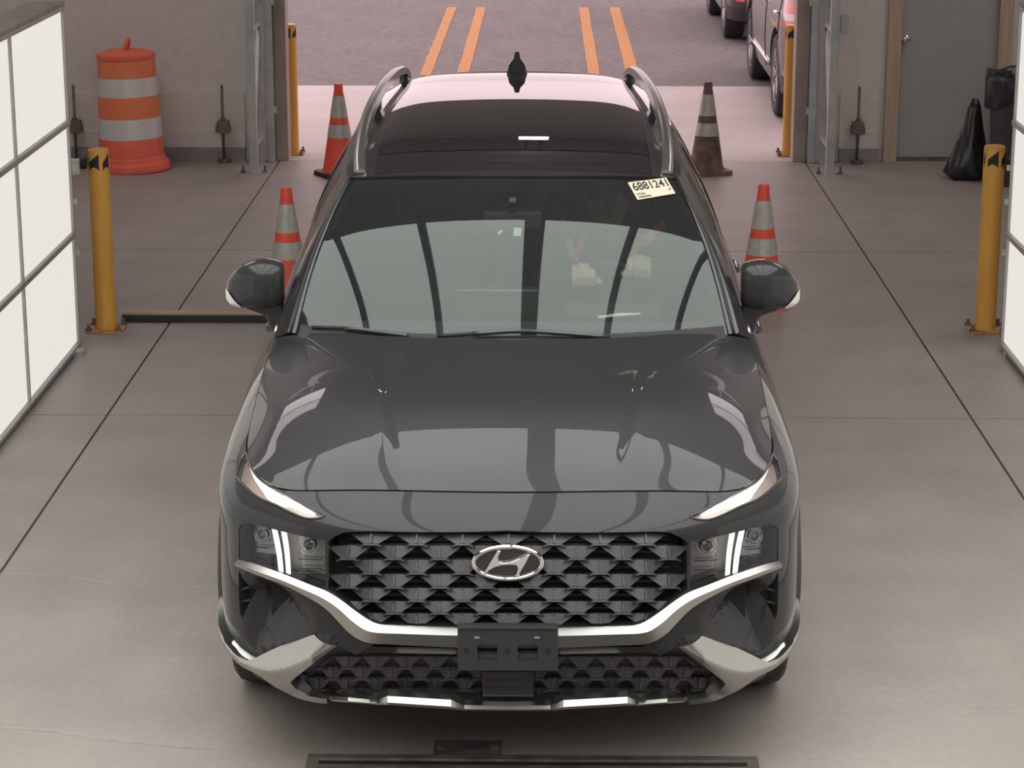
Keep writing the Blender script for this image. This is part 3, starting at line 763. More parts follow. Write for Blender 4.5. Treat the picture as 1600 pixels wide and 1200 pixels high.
def grille_cell(cx, y0, y1, clip, mb_mat, parent, hw=35.2, bw=9., name='grille_cell', deep=DEEP, proud=PROUD, yscale=1.):
    h = y1 - y0; mb = MB()
    def off(p): return deep + (proud - deep) * np.clip((np.asarray(p)[:, 1] - y0) / h, 0, 1)
    dip = .10 * h
    for sgn in (-1, 1):          # two facets meeting on a centre line that stands proud
        poly = clip_poly([(cx, y0), (cx + sgn * hw, y0 + dip), (cx + sgn * bw, y1 - .8), (cx, y1 - .8)], clip)
        if len(poly) >= 3:
            o = off(poly) + .007 * (1 - np.clip(abs(np.asarray(poly)[:, 0] - cx) / hw, 0, 1))
            A = lift_px(poly, o); B = lift_px(poly, o - .010); n = len(poly)
            mb.add(list(A) + list(B), [tuple(range(n)), tuple(range(n, 2 * n))] + [(i, (i + 1) % n, n + (i + 1) % n, n + i) for i in range(n)])
    if len(mb.f) < 9: return
    def solid(poly, o0, th):
        poly = clip_poly(poly, clip)
        if len(poly) < 3: return
        A = lift_px(poly, off(poly) + o0); B = lift_px(poly, off(poly) + o0 - th); n = len(poly)
        mb.add(list(A) + list(B), [tuple(range(n)), tuple(range(n, 2 * n))] + [(i, (i + 1) % n, n + (i + 1) % n, n + i) for i in range(n)])
    solid([(cx - 1.6, y0 + 1), (cx + 1.6, y0 + 1), (cx + 1.6, y1 - 4), (cx - 1.6, y1 - 4)], .015, .014)
    t = max(1.6, .09 * h)
    for poly in ([(cx - bw - 1, y1 - t - .8), (cx + bw + 1, y1 - t - .8), (cx + bw + 1, y1 - .3), (cx - bw - 1, y1 - .3)],
                 [(cx - bw - 1, y1 - t - .8), (cx - bw - 1, y1 - .3), (cx - bw - 9, y1 + t + .6), (cx - bw - 9, y1 + t - 1.2)],
                 [(cx + bw + 1, y1 - t - .8), (cx + bw + 9, y1 + t - 1.2), (cx + bw + 9, y1 + t + .6), (cx + bw + 1, y1 - .3)]):
        solid(poly, .012, .016)
    if mb.v: return mb.build(name, mb_mat, parent)
for r in range(7):
    off_ = 0 if r % 2 == 0 else .5
    for k in range(-5, 6):
        cx = GCX + (k + off_) * CWX
        if abs(cx - GCX) < 315: grille_cell(cx, rows_y[r], rows_y[r + 1] - 2.2, gclip, M_GRILLE, grille)
# horizontal shutter slats behind the cells
for k in range(12):
    y = 838 + k * 11.5; pts = [(x, y) for x in np.linspace(GCX - 262, GCX + 262, 12)]
    pts = [p for p in pts if inside(np.array([p]), gclip)[0]]
    if len(pts) > 3: MB().tube([tuple(p) for p in lift_px(pts, -.072)], .005, 5).build('shutter_slat', M_PLASTIC, grille)
# frame bead along the top of the opening
MB().tube([tuple(p) for p in lift_px(crv([(511, 918), (511, 846), (523, 836), (545, 829), (650, 827.5), (GCX, 827), (940, 827.5), (1044, 829), (1066, 836), (1078, 846), (1078, 918)], 6), -.006)], .006, 6).build('grille_frame', M_BLACK, grille, smooth=True)

# --- emblem
ey = -.012
emb = empty('emblem', (0, 0, 0), 0, car)
cE = car_at_y(793.5, 879.5, ey)
ell = [car_at_y(793.5 + 53.5 * math.cos(t), 879.5 + 25 * math.sin(t), ey) for t in np.linspace(0, 2 * math.pi, 72, endpoint=False)]
MB().tube(ell, .0075, 10, closed=True).build('emblem_ring', M_CHROME, emb, smooth=True)
Hp = [(683, 203), (716, 203), (692, 258), (700, 288), (735, 299), (790, 290), (860, 262), (915, 234), (945, 228), (905, 310), (865, 375), (852, 408), (808, 412), (832, 380), (846, 342), (838, 319), (790, 316), (720, 320), (660, 336), (625, 356), (598, 385), (575, 387), (600, 340), (640, 272)]
Hp = [(640 + a / 5, 820 + b / 5) for a, b in Hp]
MB().prism(Hp, lambda a, b: tuple(car_at_y(a, b, ey - .009)), lambda a, b: tuple(car_at_y(a, b, ey + .006))).build('emblem_letter', M_CHROME, emb, bevel=.002)
MB().prism([(793.5 + 55 * math.cos(t), 879.5 + 26 * math.sin(t)) for t in np.linspace(0, 2 * math.pi, 40, endpoint=False)], lambda a, b: tuple(car_at_y(a, b, ey + .004)), lambda a, b: tuple(car_at_y(a, b, ey + .03))).build('emblem_backing', M_BLACK, emb)

# --- lower grille (small dark cells) inside the valance
lowg = empty('lower_grille', (0, 0, 0), 0, car)
lclip = [(GCX - 308, 1078), (GCX - 322, 1056), (GCX - 275, 1029), (GCX + 275, 1029), (GCX + 322, 1056), (GCX + 308, 1078), (GCX + 200, 1086), (GCX, 1092), (GCX - 200, 1086)]
M_LOWG = mat('lower_grille_black', (.045, .042, .044), .35, .3, var=.1)
ly = [1030, 1047, 1064, 1081, 1098]
for r in range(4):
    for k in range(-7, 8):
        cx = GCX + (k + (0 if r % 2 else .5)) * 46
        if abs(cx - GCX) < 320: grille_cell(cx, ly[r], ly[r + 1] - 1.5, lclip, M_LOWG, lowg, 22.5, 6., deep=-.022, proud=-.008)
# air curtain beam above it
strip('upper_beam', belt, [([(560, 1007), (GCX, 1012), (1029, 1007)], -.045), ([(556, 1011), (GCX, 1016), (1033, 1011)], -.006), ([(546, 1022), (GCX, 1027), (1043, 1022)], -.012), ([(543, 1025), (GCX, 1030), (1046, 1025)], -.045)], M_BLACK, lowg, ur=FR)
# centre block behind the plate holder
b0 = car_at_y(753, 1052, -.002); b1 = car_at_y(834, 1098, -.002)
MB().box(b0.x, b1.x, .02, .07, b1.z + .01, b0.z).build('sensor_cover', M_BLACK, lowg, bevel=.004)

# --- satin main moulding
c_up = crv([(371.5, 874), (393, 879.5), (420, 888.5), (447, 898.5), (487, 914.5), (511, 924), (532, 937), (556, 955), (577, 969), (592, 975), (610, 976.5), (714.5, 980.4), (GCX, 981.5)], 6)
c_md = crv([(371.5, 880), (393, 887), (420, 897), (447, 907), (487, 924.5), (511, 937), (532, 952), (552, 970), (573, 984), (590, 988), (610, 989), (714.5, 992), (GCX, 993.5)], 6)
c_lo = crv([(371.5, 884), (393, 893), (420, 903), (447, 913), (487, 933.5), (511, 949), (532, 970), (548, 986), (568, 998), (588, 1002), (610, 1003), (714.5, 1007.5), (GCX, 1009.5)], 6)
for mr in (False, True):
    strip('silver_moulding', belt, [(c_up, -.02), (c_up, .0), (c_md - np.stack([np.zeros(len(c_md)), np.interp(c_md[:, 0], [372, 480, 540], [.5, 2., 5.])], -1), [.014, .018, .024, .027, .027]), (c_lo, [.008, .012, .016, .018, .018]), (c_lo + np.array([0, 1.5]), -.02)], M_SATIN, car, n=110, ur=(FR[0], .002), mirror=mr)

# --- silver lower trim: hook at each corner and the lip under the bumper
A_up = crv([(362, 989.5), (369.5, 1000.5), (384.5, 1014), (401, 1021.5)], 4)
A_top = [(410, 1020), (440, 1008.6), (491, 991), (530, 1004)]
A_back = [(500, 1023), (467, 1050), (463.4, 1054.5), (470, 1066.5), (488, 1078), (515, 1083)]
LIP_U = [(515, 1086.6), (590, 1094), (598, 1091), (607, 1087.5), (707, 1093.5), (716, 1098), (727, 1101.6), (GCX, 1102.5)]
A_low = crv([(515, 1090), (488, 1086), (464, 1078), (440, 1061), (419, 1041), (392, 1027), (374, 1012.5), (367, 1004)], 4)
arrow = fpx(np.vstack([A_up, A_top, A_back, A_low]))
arrow = np.vstack([[(-uB + .012, arrow[0, 1] + .050)], arrow, [(-uB + .012, arrow[0, 1] + .036)]])
_rg = fpx(crv([(366, 1000), (374, 1010), (392, 1023), (419, 1034), (440, 1036), (465, 1030), (495, 1016), (532, 999)], 4))
_rg = np.vstack([[(-uB - .05, _rg[0, 1] + .062)], [(-uB + .012, _rg[0, 1] + .050)], _rg])
u_tip = abs(float(fpx([(530, 1004)])[0, 0]))
def trim_off(uv):
    u = -abs(np.asarray(uv)[:, 0]); o = np.argsort(_rg[:, 0]); vr = np.interp(u, _rg[o, 0], _rg[o, 1]); dv = np.asarray(uv)[:, 1] - vr
    sm = np.sqrt(dv * dv + .006 ** 2) - .006
    tail = np.clip((abs(np.asarray(uv)[:, 0]) - .82) / .36, 0, 1); tip = np.clip((abs(np.asarray(uv)[:, 0]) - u_tip) / .07, 0, 1)
    return (.052 - .044 * tail) * (.4 + .6 * tip) - tip * (1 - tail) * np.where(dv > 0, .95 * np.minimum(sm, .055), .25 * np.minimum(sm, .10))
for uv in (arrow, mir(arrow)): panel('silver_corner_trim', belt, uv, [], M_SATIN, car, off=trim_off, rim=.06, step=.010)
LIP_L = [(515, 1095), (590, 1101.6), (598, 1101), (607, 1101.5), (704, 1108), (716, 1109.5), (727, 1110), (GCX, 1110.6)]
LIP_M = [(0.28 * a[0] + .72 * b[0], .28 * a[1] + .72 * b[1]) for a, b in zip(LIP_U, LIP_L)]
LW = [0, 75, 83, 92, 192, 201, 212, 280]
def lip_rows(n=140):
    U_, M_, L_ = resamp(LIP_U, n), resamp(LIP_M, n), resamp(LIP_L, n); L_[:, 0] = M_[:, 0] = U_[:, 0]
    base = belt.ev(*fpx(U_).T); xs_ = U_[:, 0]
    M_[:, 1] = np.interp(xs_, *np.array(LIP_M).T); L_[:, 1] = np.interp(xs_, *np.array(LIP_L).T); U_[:, 1] = np.interp(xs_, *np.array(LIP_U).T)
    raise_ = np.interp(xs_, [515, 590, 607, 707, 727, 800], [0, 0, .012, .012, 0, 0])
    rows = [[], [], [], [], []]
    for i in range(n):
        y = base[i, 1] - raise_[i] - .085 * min(1, max(0, U_[i, 0] - 515) / 30)
        rows[0].append(car_at_y(U_[i, 0], U_[i, 1], y) + Vector((0, .05, .004))); rows[1].append(car_at_y(U_[i, 0], U_[i, 1], y)); rows[2].append(car_at_y(M_[i, 0], M_[i, 1], y - .012))
        rows[3].append(car_at_y(L_[i, 0], L_[i, 1], y - .010)); rows[4].append(rows[3][-1] + Vector((0, .08, 0)))
    return rows
LR = lip_rows(); x0_ = LR[1][-1].x
for sgn in (1, -1):
    n = 140; mb = MB(); mb.add([(sgn * (p.x - x0_), p.y, p.z) for r_ in LR for p in r_], [(j * n + i, j * n + i + 1, (j + 1) * n + i + 1, (j + 1) * n + i) for j in range(4) for i in range(n - 1)])
    mb.build('silver_lip', M_SATIN, car, auto=math.radians(25))

# --- cheek recess bevels: a soft fold in the paint and the parking sensors
for sx, px in ((0, 464), (1, 1126)):
    P = lift_px([(px, 940)], float(cheek(belt.inv('px', [(px, 940)], FR))[0]) + .002)[0]; N_ = belt.nrm(*belt.inv('px', [(px, 940)], FR).T)[0]
    q = Vector(P); n_ = Vector(N_)
    mb = MB(); mb.tube([q - n_ * .01, q + n_ * .001, q + n_ * .0015], [.011, .011, .009], 16); mb.build('parking_sensor', M_PAINT, car, smooth=False)

# --- vents, three fins each
for mr in (False, True):
    v = vent_l if not mr else mir(vent_l)
    bk = panel('corner_vent', belt, v, [], M_VOID, car, off=-.04, rim=0, step=.02)
    for y in (903, 922, 942):
        uv = fpx([(374, y), (386, y + (-3 if y > 915 else -1))]);
        if mr: uv = uv * np.array([-1, 1])
        MB().tube([tuple(p) for p in belt.lift(uv, -.012)], .0035, 6).build('vent_fin', M_GRILLE, bk)

# --- lower head lamps
def poly_px(pts, off, mr):
    uv = fpx(pts)
    if mr: uv = uv * np.array([-1, 1])
    return belt.lift(uv, off), uv
for mr in (False, True):
    hl = panel('headlamp', belt, lamp_l if not mr else mir(lamp_l), [], M_HOUSING, car, off=-.06, rim=0, step=.03)
    def q(pts): u = fpx(pts); return mir(u) if mr else u
    panel('lamp_lens', belt, q(LAMP), [], M_LENS, hl, off=-.002, rim=0, step=.03)
    for mod, cx, cy, rr in (([(381, 824), (412, 829), (420, 872), (384, 866)], 400, 838, 13), ([(455, 838), (500, 847), (501, 903), (462, 892)], 476, 854, 16)):
        panel('reflector', belt, q(mod), [], M_REFLECT if False else mat('lamp_inner', (.30, .30, .31), .25, .8, var=.1), hl, off=-.045, rim=.012, step=.02)
        for r_, o_ in ((rr, -.03), (rr * .62, -.026)):
            P, _ = poly_px([(cx + r_ * math.cos(t), cy + r_ * .95 * math.sin(t)) for t in np.linspace(0, 2 * math.pi, 28, endpoint=False)], o_, mr)
            MB().tube([tuple(p) for p in P], .0014, 6, closed=True).build('projector_ring', M_CHROME, hl, smooth=True)
        P, _ = poly_px([(cx + rr * .6 * math.cos(t), cy + rr * .57 * math.sin(t)) for t in np.linspace(0, 2 * math.pi, 28, endpoint=False)], -.03, mr)
        cN = P.mean(0) + np.array([0, -.012, .002])
        MB().add(list(P) + [cN], [(i, (i + 1) % 28, 28) for i in range(28)]).build('projector_lens', mat('projector_glass', (.10, .10, .11), .05, .2, 1.), hl, smooth=True)
        w0, w1 = min(p[0] for p in mod) + 4, max(p[0] for p in mod) - 3
        for dy in (rr + 6, rr + 20, rr + 28):
            sl = .17
            P, _ = poly_px([(w0, cy + dy), ((w0 + w1) / 2, cy + dy + sl * 8), (w1, cy + dy + sl * 12)], -.028, mr)
            MB().tube([tuple(p) for p in P], .0022, 6).build('chrome_line', M_CHROME, hl)
    for bar in ([(422.5, 826), (430.5, 828), (440.5, 895), (433.5, 892.5)], [(437.5, 829.5), (445.5, 831.5), (452, 898.5), (445.5, 896)]):
        panel('running_light_bar', belt, q(bar), [], M_DRL, hl, off=-.006, rim=.004, step=.02)
    # upper lamp
    dl = drl_h if not mr else mir(drl_h)
    ul = panel('upper_lamp', belt, dl, [], M_AMBER, car, off=-.022, rim=0, step=.02)
    panel('lamp_lens', belt, dl, [], M_LENS, ul, off=.0, rim=0, step=.02)
    def cz(pts): return [(340 + a / 3.75, 680 + b / 3.75) for a, b in pts]
    g1 = cz([(180, 118), (205, 200), (250, 255), (290, 287), (330, 315), (330, 388), (275, 352), (262, 325), (228, 278), (192, 215), (172, 150)])
    g2 = cz([(338, 320), (400, 352), (480, 397), (562, 447), (550, 460), (470, 430), (402, 398), (392, 408), (338, 390)])
    for g in (g1, g2): panel('light_guide', belt, q(g), [], M_DRL, ul, off=-.010, rim=.008, step=.015)
    P, _ = poly_px(DRL, .001, mr)
    MB().tube([tuple(p) for p in P], .0035, 6, closed=True).build('lamp_bezel', M_BLACK, ul, smooth=True)

# --- plate holder
py_ = -.048
pc = [car_at_y(a, b, py_) for a, b in ((715, 980), (872, 980), (872, 1048), (715, 1048))]
X0, X1, Z1, Z0 = pc[0].x, pc[1].x, pc[0].z, pc[2].z
def pxr(a, b, c_, d_): A = car_at_y(a, b, py_); B = car_at_y(c_, d_, py_); return A.x, B.x, B.z, A.z
h1, h2 = pxr(746, 1007, 777, 1033), pxr(809, 1007, 840, 1033)
xs = [X0, h1[0], h1[1], h2[0], h2[1], X1]; zs = [Z0, h1[2], h1[3], Z1]
ph = empty('plate_holder', (0, 0, 0), 0, car)
mb = MB()
for i in range(5):
    for j in range(3):
        if j == 1 and i in (1, 3): continue
        mb.box(xs[i], xs[i + 1], py_, py_ + .012, zs[j], zs[j + 1])
for h_ in (h1, h2):     # sleeves behind the openings
    mb.box(h_[0], h_[1], py_ + .012, py_ + .05, h_[3], h_[3] + .004).box(h_[0], h_[1], py_ + .012, py_ + .05, h_[2] - .004, h_[2])
mb.box(X0 + .02, X1 - .02, py_ + .012, .03, Z0 + .02, Z0 + .05)
mb.build('bracket', mat('holder_plastic', (.036, .034, .036), .5, var=.08), ph)
MB().box(X0, X1, py_ - .006, py_ + .03, Z1 - .006, Z1 + .004).build('top_flange', MATS['holder_plastic'], ph, bevel=.002)
for px in (729, 793, 856):
    c_ = car_at_y(px, 1017, py_); MB().lathe([(.009, py_ - .003), (.009, py_ + .002)], 12, (c_.x, 0, c_.z), 'y').build('screw', M_RUBBER, ph)
for px in (745, 839):
    c_ = car_at_y(px, 996, py_); MB().box(c_.x - .008, c_.x + .008, py_ - .0015, py_ + .001, c_.z - .003, c_.z + .003).build('slot', mat('slot_grey', (.3, .29, .28), .6), ph)

# --- hood
def top_at(u): return belt.ev(np.atleast_1d(u), np.full(np.size(u), V1))
ku = belt.ku[NC:]
tt = np.array([0, .2, .4, .58, .72, .83, .92, 1.0])
SIDE_C = [4.0, 5.0, 6.0, 7.0, 7.55, 8.0, 8.55, 8.93]
CY_ = [.12, .20, .33, .52, .72, .92, 1.12, 1.262]; CZ_ = [.935, .977, 1.025, 1.083, 1.105, 1.116, 1.1255, 1.132]
ctrl = []
for j, (sc, cy, cz_) in enumerate(zip(SIDE_C, CY_, CZ_)):
    S = top_at(BU(sc))[0]; row = []
    for t in tt:
        if j == 0:
            us = np.linspace(0, BU(4), 400); P = top_at(us); k = np.argmin(abs(P[:, 0] - S[0] * t)); row.append(P[k])
        else:
            row.append((S[0] * t, cy + (S[1] - cy) * t ** 2.3, cz_ + (S[2] - cz_) * (.2 * t ** 2 + .8 * t ** 6)))
    ctrl.append(row)
ctrl = np.array(ctrl).transpose(1, 0, 2)      # u (x) first
ctrl = np.concatenate([ctrl[1:][::-1] * np.array([-1, 1, 1]), ctrl])
def hood_fold(P):
    """two raised folds that run back from the nose"""
    P = P.copy(); x, y = abs(P[:, 0]), P[:, 1]
    xc = .355 + .16 * (y - .35); s = np.clip((x - xc + .018) / .05, 0, 1); s = s * s * (3 - 2 * s)
    fade = np.clip((y - .16) / .22, 0, 1); fade = fade * fade * (3 - 2 * fade)
    fb = np.clip((1.32 - y) / .5, 0, 1); edge = np.clip((.80 - x) / .30, 0, 1); edge = edge * edge * (3 - 2 * edge)
    P[:, 2] += .011 * s * fade * edge * (.35 + .65 * fb)
    return P
hoodp = Patch(ctrl, post=hood_fold)
hu, hv0, hv1 = hoodp.ku[-1], hoodp.kv[0], hoodp.kv[-1]
g = .004
rim_pts = [(u, hv0 + g) for u in np.linspace(-hu + g, hu - g, 60)] + [(hu - g, v) for v in np.linspace(hv0 + g, hv1, 40)[1:]] + [(u, hv1) for u in np.linspace(hu - g, -hu + g, 60)[1:]] + [(-hu + g, v) for v in np.linspace(hv1, hv0 + g, 40)[1:-1]]
panel('hood', hoodp, np.array(rim_pts), [], M_PAINT, car, off=.001, rim=.02, step=.018)
# under-hood block keeps light out of the gaps
MB().box(-.74, .74, .20, 1.45, .30, .86).box(-.55, .55, .12, .25, .32, .74).build('engine_bay', M_VOID, car)

# --- fenders, doors, quarters, rear: side panels of the belt
def circ(yc, zc, r, a0, a1, n=26): return [(yc + r * math.cos(t), zc + r * math.sin(t)) for t in np.linspace(a0, a1, n)]
WH = (.955, 3.72); WR = .362; AR = .415
def side_panel(name, ua, ub, arch, m, parent=None, va=V0, vb=V1, sgn=1, off=0.):
    """ua..ub are half columns; arch = wheel centre y or None"""
    A, B = BU(ua) + GAP, BU(ub) - GAP
    pts = []
    if arch:
        a = belt.inv('yz', circ(arch, WR, AR, -.35, math.pi + .35), RS)
        a = a[np.argsort(-np.arange(len(a)))]   # from small y to large y
        a[0, 1] = a[-1, 1] = V0
        left = [(A, V0), ] if a[0, 0] > A + .02 else []
        right = [(B, V0)] if a[-1, 0] < B - .02 else []
        a = np.array([p for p in a if A <= p[0] <= B])
        if not left: pts.append((A, a[0, 1]))
        pts = left + pts + [tuple(p) for p in a]
        if not right: pts.append((B, a[-1, 1]))
        pts += right
    else: pts = [(A, va), (B, va)]
    pts += [(u, vb) for u in np.linspace(B, A, 24)]
    pts = np.array(pts)
    if sgn < 0: pts = mir(pts)
    return panel(name, belt, pts, [], m, parent or car, rim=.02, step=.035, off=off)
for s in (1, -1):
    side_panel('fender', 6.72, 8.90, WH[0], M_PAINT, sgn=s, vb=V1)
    side_panel('quarter_panel', 11.72, 13.9, WH[1], M_PAINT, sgn=s)
    for ua, ub in ((8.90, 10.33), (10.33, 11.72)):
        dr_ = side_panel('door', ua, ub, None, M_PAINT, sgn=s, va=V0 + .10)
        uh = BU(ub - .22); vh = V0 + .76 * (V1 - V0)
        P = belt.lift([(s * (uh - .10), vh), (s * (uh - .07), vh), (s * (uh + .07), vh), (s * (uh + .10), vh)], [.0, .035, .035, .0])
        MB().tube([tuple(p) for p in P], [.012, .013, .013, .012], 8).build('door_handle', M_PAINT, dr_, smooth=True)
    side_panel('rocker_panel', 8.4, 11.6, None, M_PLASTIC, sgn=s, vb=V0 + .097, off=.006)
    # wheel-arch mouldings
    for yc in WH:
        rows = []
        for r_, o_ in ((AR - .004, -.03), (AR - .004, .012), (AR + .05, .014), (AR + .056, -.002)):
            uv = belt.inv('yz', circ(yc, WR, r_, .0, math.pi, 40), RS); uv[:, 0] *= s; rows.append(belt.lift(uv, o_))
        n = 40; MB().add([tuple(p) for r_ in rows for p in r_], [(j * n + i, j * n + i + 1, (j + 1) * n + i + 1, (j + 1) * n + i) for j in range(3) for i in range(n - 1)]).build('arch_moulding', M_PLASTIC, car, auto=.6)
# rear end
panel('tailgate', belt, np.array([(BU(15.2), V0 + .34), (BU(17), V0 + .34), (BU(17), V1), (BU(15.2), V1)]), [], M_PAINT, car, rim=.02, step=.04)
panel('tailgate', belt, mir(np.array([(BU(15.2), V0 + .34), (BU(17), V0 + .34), (BU(17), V1), (BU(15.2), V1)])), [], M_PAINT, car, rim=.02, step=.04)
for s in (1, -1):
    f_ = (lambda p: p) if s > 0 else mir
    panel('rear_bumper', belt, f_(np.array([(BU(13.9) + .003, V0), (BU(17), V0), (BU(17), V0 + .335), (BU(13.9) + .003, V0 + .335)])), [], M_PAINT, car, rim=.02, step=.04)
    panel('tail_lamp', belt, f_(np.array([(BU(13.9) + .003, V0 + .34), (BU(15.2) - .003, V0 + .34), (BU(15.2) - .003, V1), (BU(13.9) + .003, V1)])), [], mat('tail_red', (.35, .02, .02), .2, 0, 1.), car, rim=.02, step=.04)

# --- greenhouse
WB_C, WB_S, WT_C, WT_S = (0, 1.315, 1.098), (.797, 1.553, 1.082), (0, 2.02, 1.577), (.622, 2.105, 1.556)
ctrl = []
tw = np.array([0, .25, .5, .75, .9, 1.0])
for k in np.linspace(0, 1, 5):
    Cc = np.array(WB_C) * (1 - k) + np.array(WT_C) * k; Ss = np.array(WB_S) * (1 - k) + np.array(WT_S) * k
    bow = math.sin(math.pi * k) * .034; Cc[2] += bow; Ss[2] += bow * .8; Ss[0] += bow * .5
    ctrl.append([(Ss[0] * t, Cc[1] + (Ss[1] - Cc[1]) * t ** 2.1, Cc[2] + (Ss[2] - Cc[2]) * t ** 2.1) for t in tw])
ctrl = np.array(ctrl).transpose(1, 0, 2); ctrl = np.concatenate([ctrl[1:][::-1] * np.array([-1, 1, 1]), ctrl])
wsp = Patch(ctrl); wu, wv = wsp.ku[-1], wsp.kv[-1]
def rect(u0, u1, v0, v1, n=20): return np.array([(u, v0) for u in np.linspace(u0, u1, n)] + [(u1, v) for v in np.linspace(v0, v1, n)[1:]] + [(u, v1) for u in np.linspace(u1, u0, n)[1:]] + [(u0, v) for v in np.linspace(v1, v0, n)[1:-1]])
ws = panel('windshield', wsp, rect(-wu + .012, wu - .012, 0, wv - .012), [], M_WIND, car, rim=0, step=.05)
# black print round the glass edge (inside face)
frit_o = rect(-wu + .012, wu - .012, 0.0, wv - .012); frit_i = rect(-wu + .05, wu - .05, .02, wv - .075)
panel('glass_border', wsp, frit_o, [frit_i], mat('ceramic_print', (.010, .010, .010), .9, spec=.0), ws, off=-.004, rim=0, step=.03)
# roof
ROOF_Y = [2.02, 2.25, 2.6, 3.0, 3.5, 4.0, 4.28, 4.62]; ROOF_Z = [1.577, 1.622, 1.661, 1.682, 1.690, 1.6855, 1.678, 1.638]
EDGE = {'y': [2.10, 2.30, 2.62, 3.0, 3.5, 4.0, 4.32, 4.55], 'x': [.635, .648, .655, .655, .648, .63, .605, .58], 'z': [1.553, 1.580, 1.607, 1.622, 1.625, 1.612, 1.592, 1.572]}
tr_ = np.array([0, .25, .5, .72, .88, .96, 1.0]); ctrl = []
for j in range(8):
    cy, cz_ = ROOF_Y[j], ROOF_Z[j]; ex, ey_, ez = EDGE['x'][j], EDGE['y'][j], EDGE['z'][j]
    ctrl.append([(ex * t, cy + (ey_ - cy) * t ** 2, cz_ + (ez - cz_) * (.3 * t ** 2 + .7 * t ** 7)) for t in tr_])
ctrl = np.array(ctrl).transpose(1, 0, 2); ctrl = np.concatenate([ctrl[1:][::-1] * np.array([-1, 1, 1]), ctrl])
rfp = Patch(ctrl); ru, rv = rfp.ku[-1], rfp.kv[-1]
def rxy(x0, x1, y0, y1): return rfp.inv('xy', rect(x0, x1, y0, y1, 14))
gl_all = rxy(-.525, .525, 2.09, 3.98)
panel('roof_panel', rfp, rect(-ru, ru, .006, rv, 40), [gl_all], M_PAINT, car, rim=.015, step=.035)
panel('roof_header', rfp, rxy(-.523, .523, 2.092, 2.30), [], M_BLACK, car, off=.001, rim=.01, step=.04)
panel('sunroof_glass', rfp, rxy(-.523, .523, 2.308, 3.06), [], M_ROOFG, car, off=.003, rim=.01, step=.04)
panel('roof_glass', rfp, rxy(-.523, .523, 3.068, 3.976), [], M_ROOFG, car, off=.0, rim=.01, step=.04)
MB().box(-.5, .5, 2.3, 4.1, 1.50, 1.53).build('headliner', M_VOID, car)
# spoiler at the rear of the roof
sp = rfp.lift(rfp.inv('xy', [(x, 4.60) for x in np.linspace(-.54, .54, 13)]), .004)
mb = MB(); n = 13
A = sp; B = sp + np.array([0, .12, -.012]); C_ = sp + np.array([0, .11, -.05]); D_ = sp + np.array([0, 0, -.05])
mb.add([tuple(p) for r_ in (A, B, C_, D_) for p in r_], [(j * n + i, j * n + i + 1, ((j + 1) % 4) * n + i + 1, ((j + 1) % 4) * n + i) for j in range(4) for i in range(n - 1)])
mb.build('spoiler', M_PAINT, car, auto=.7)
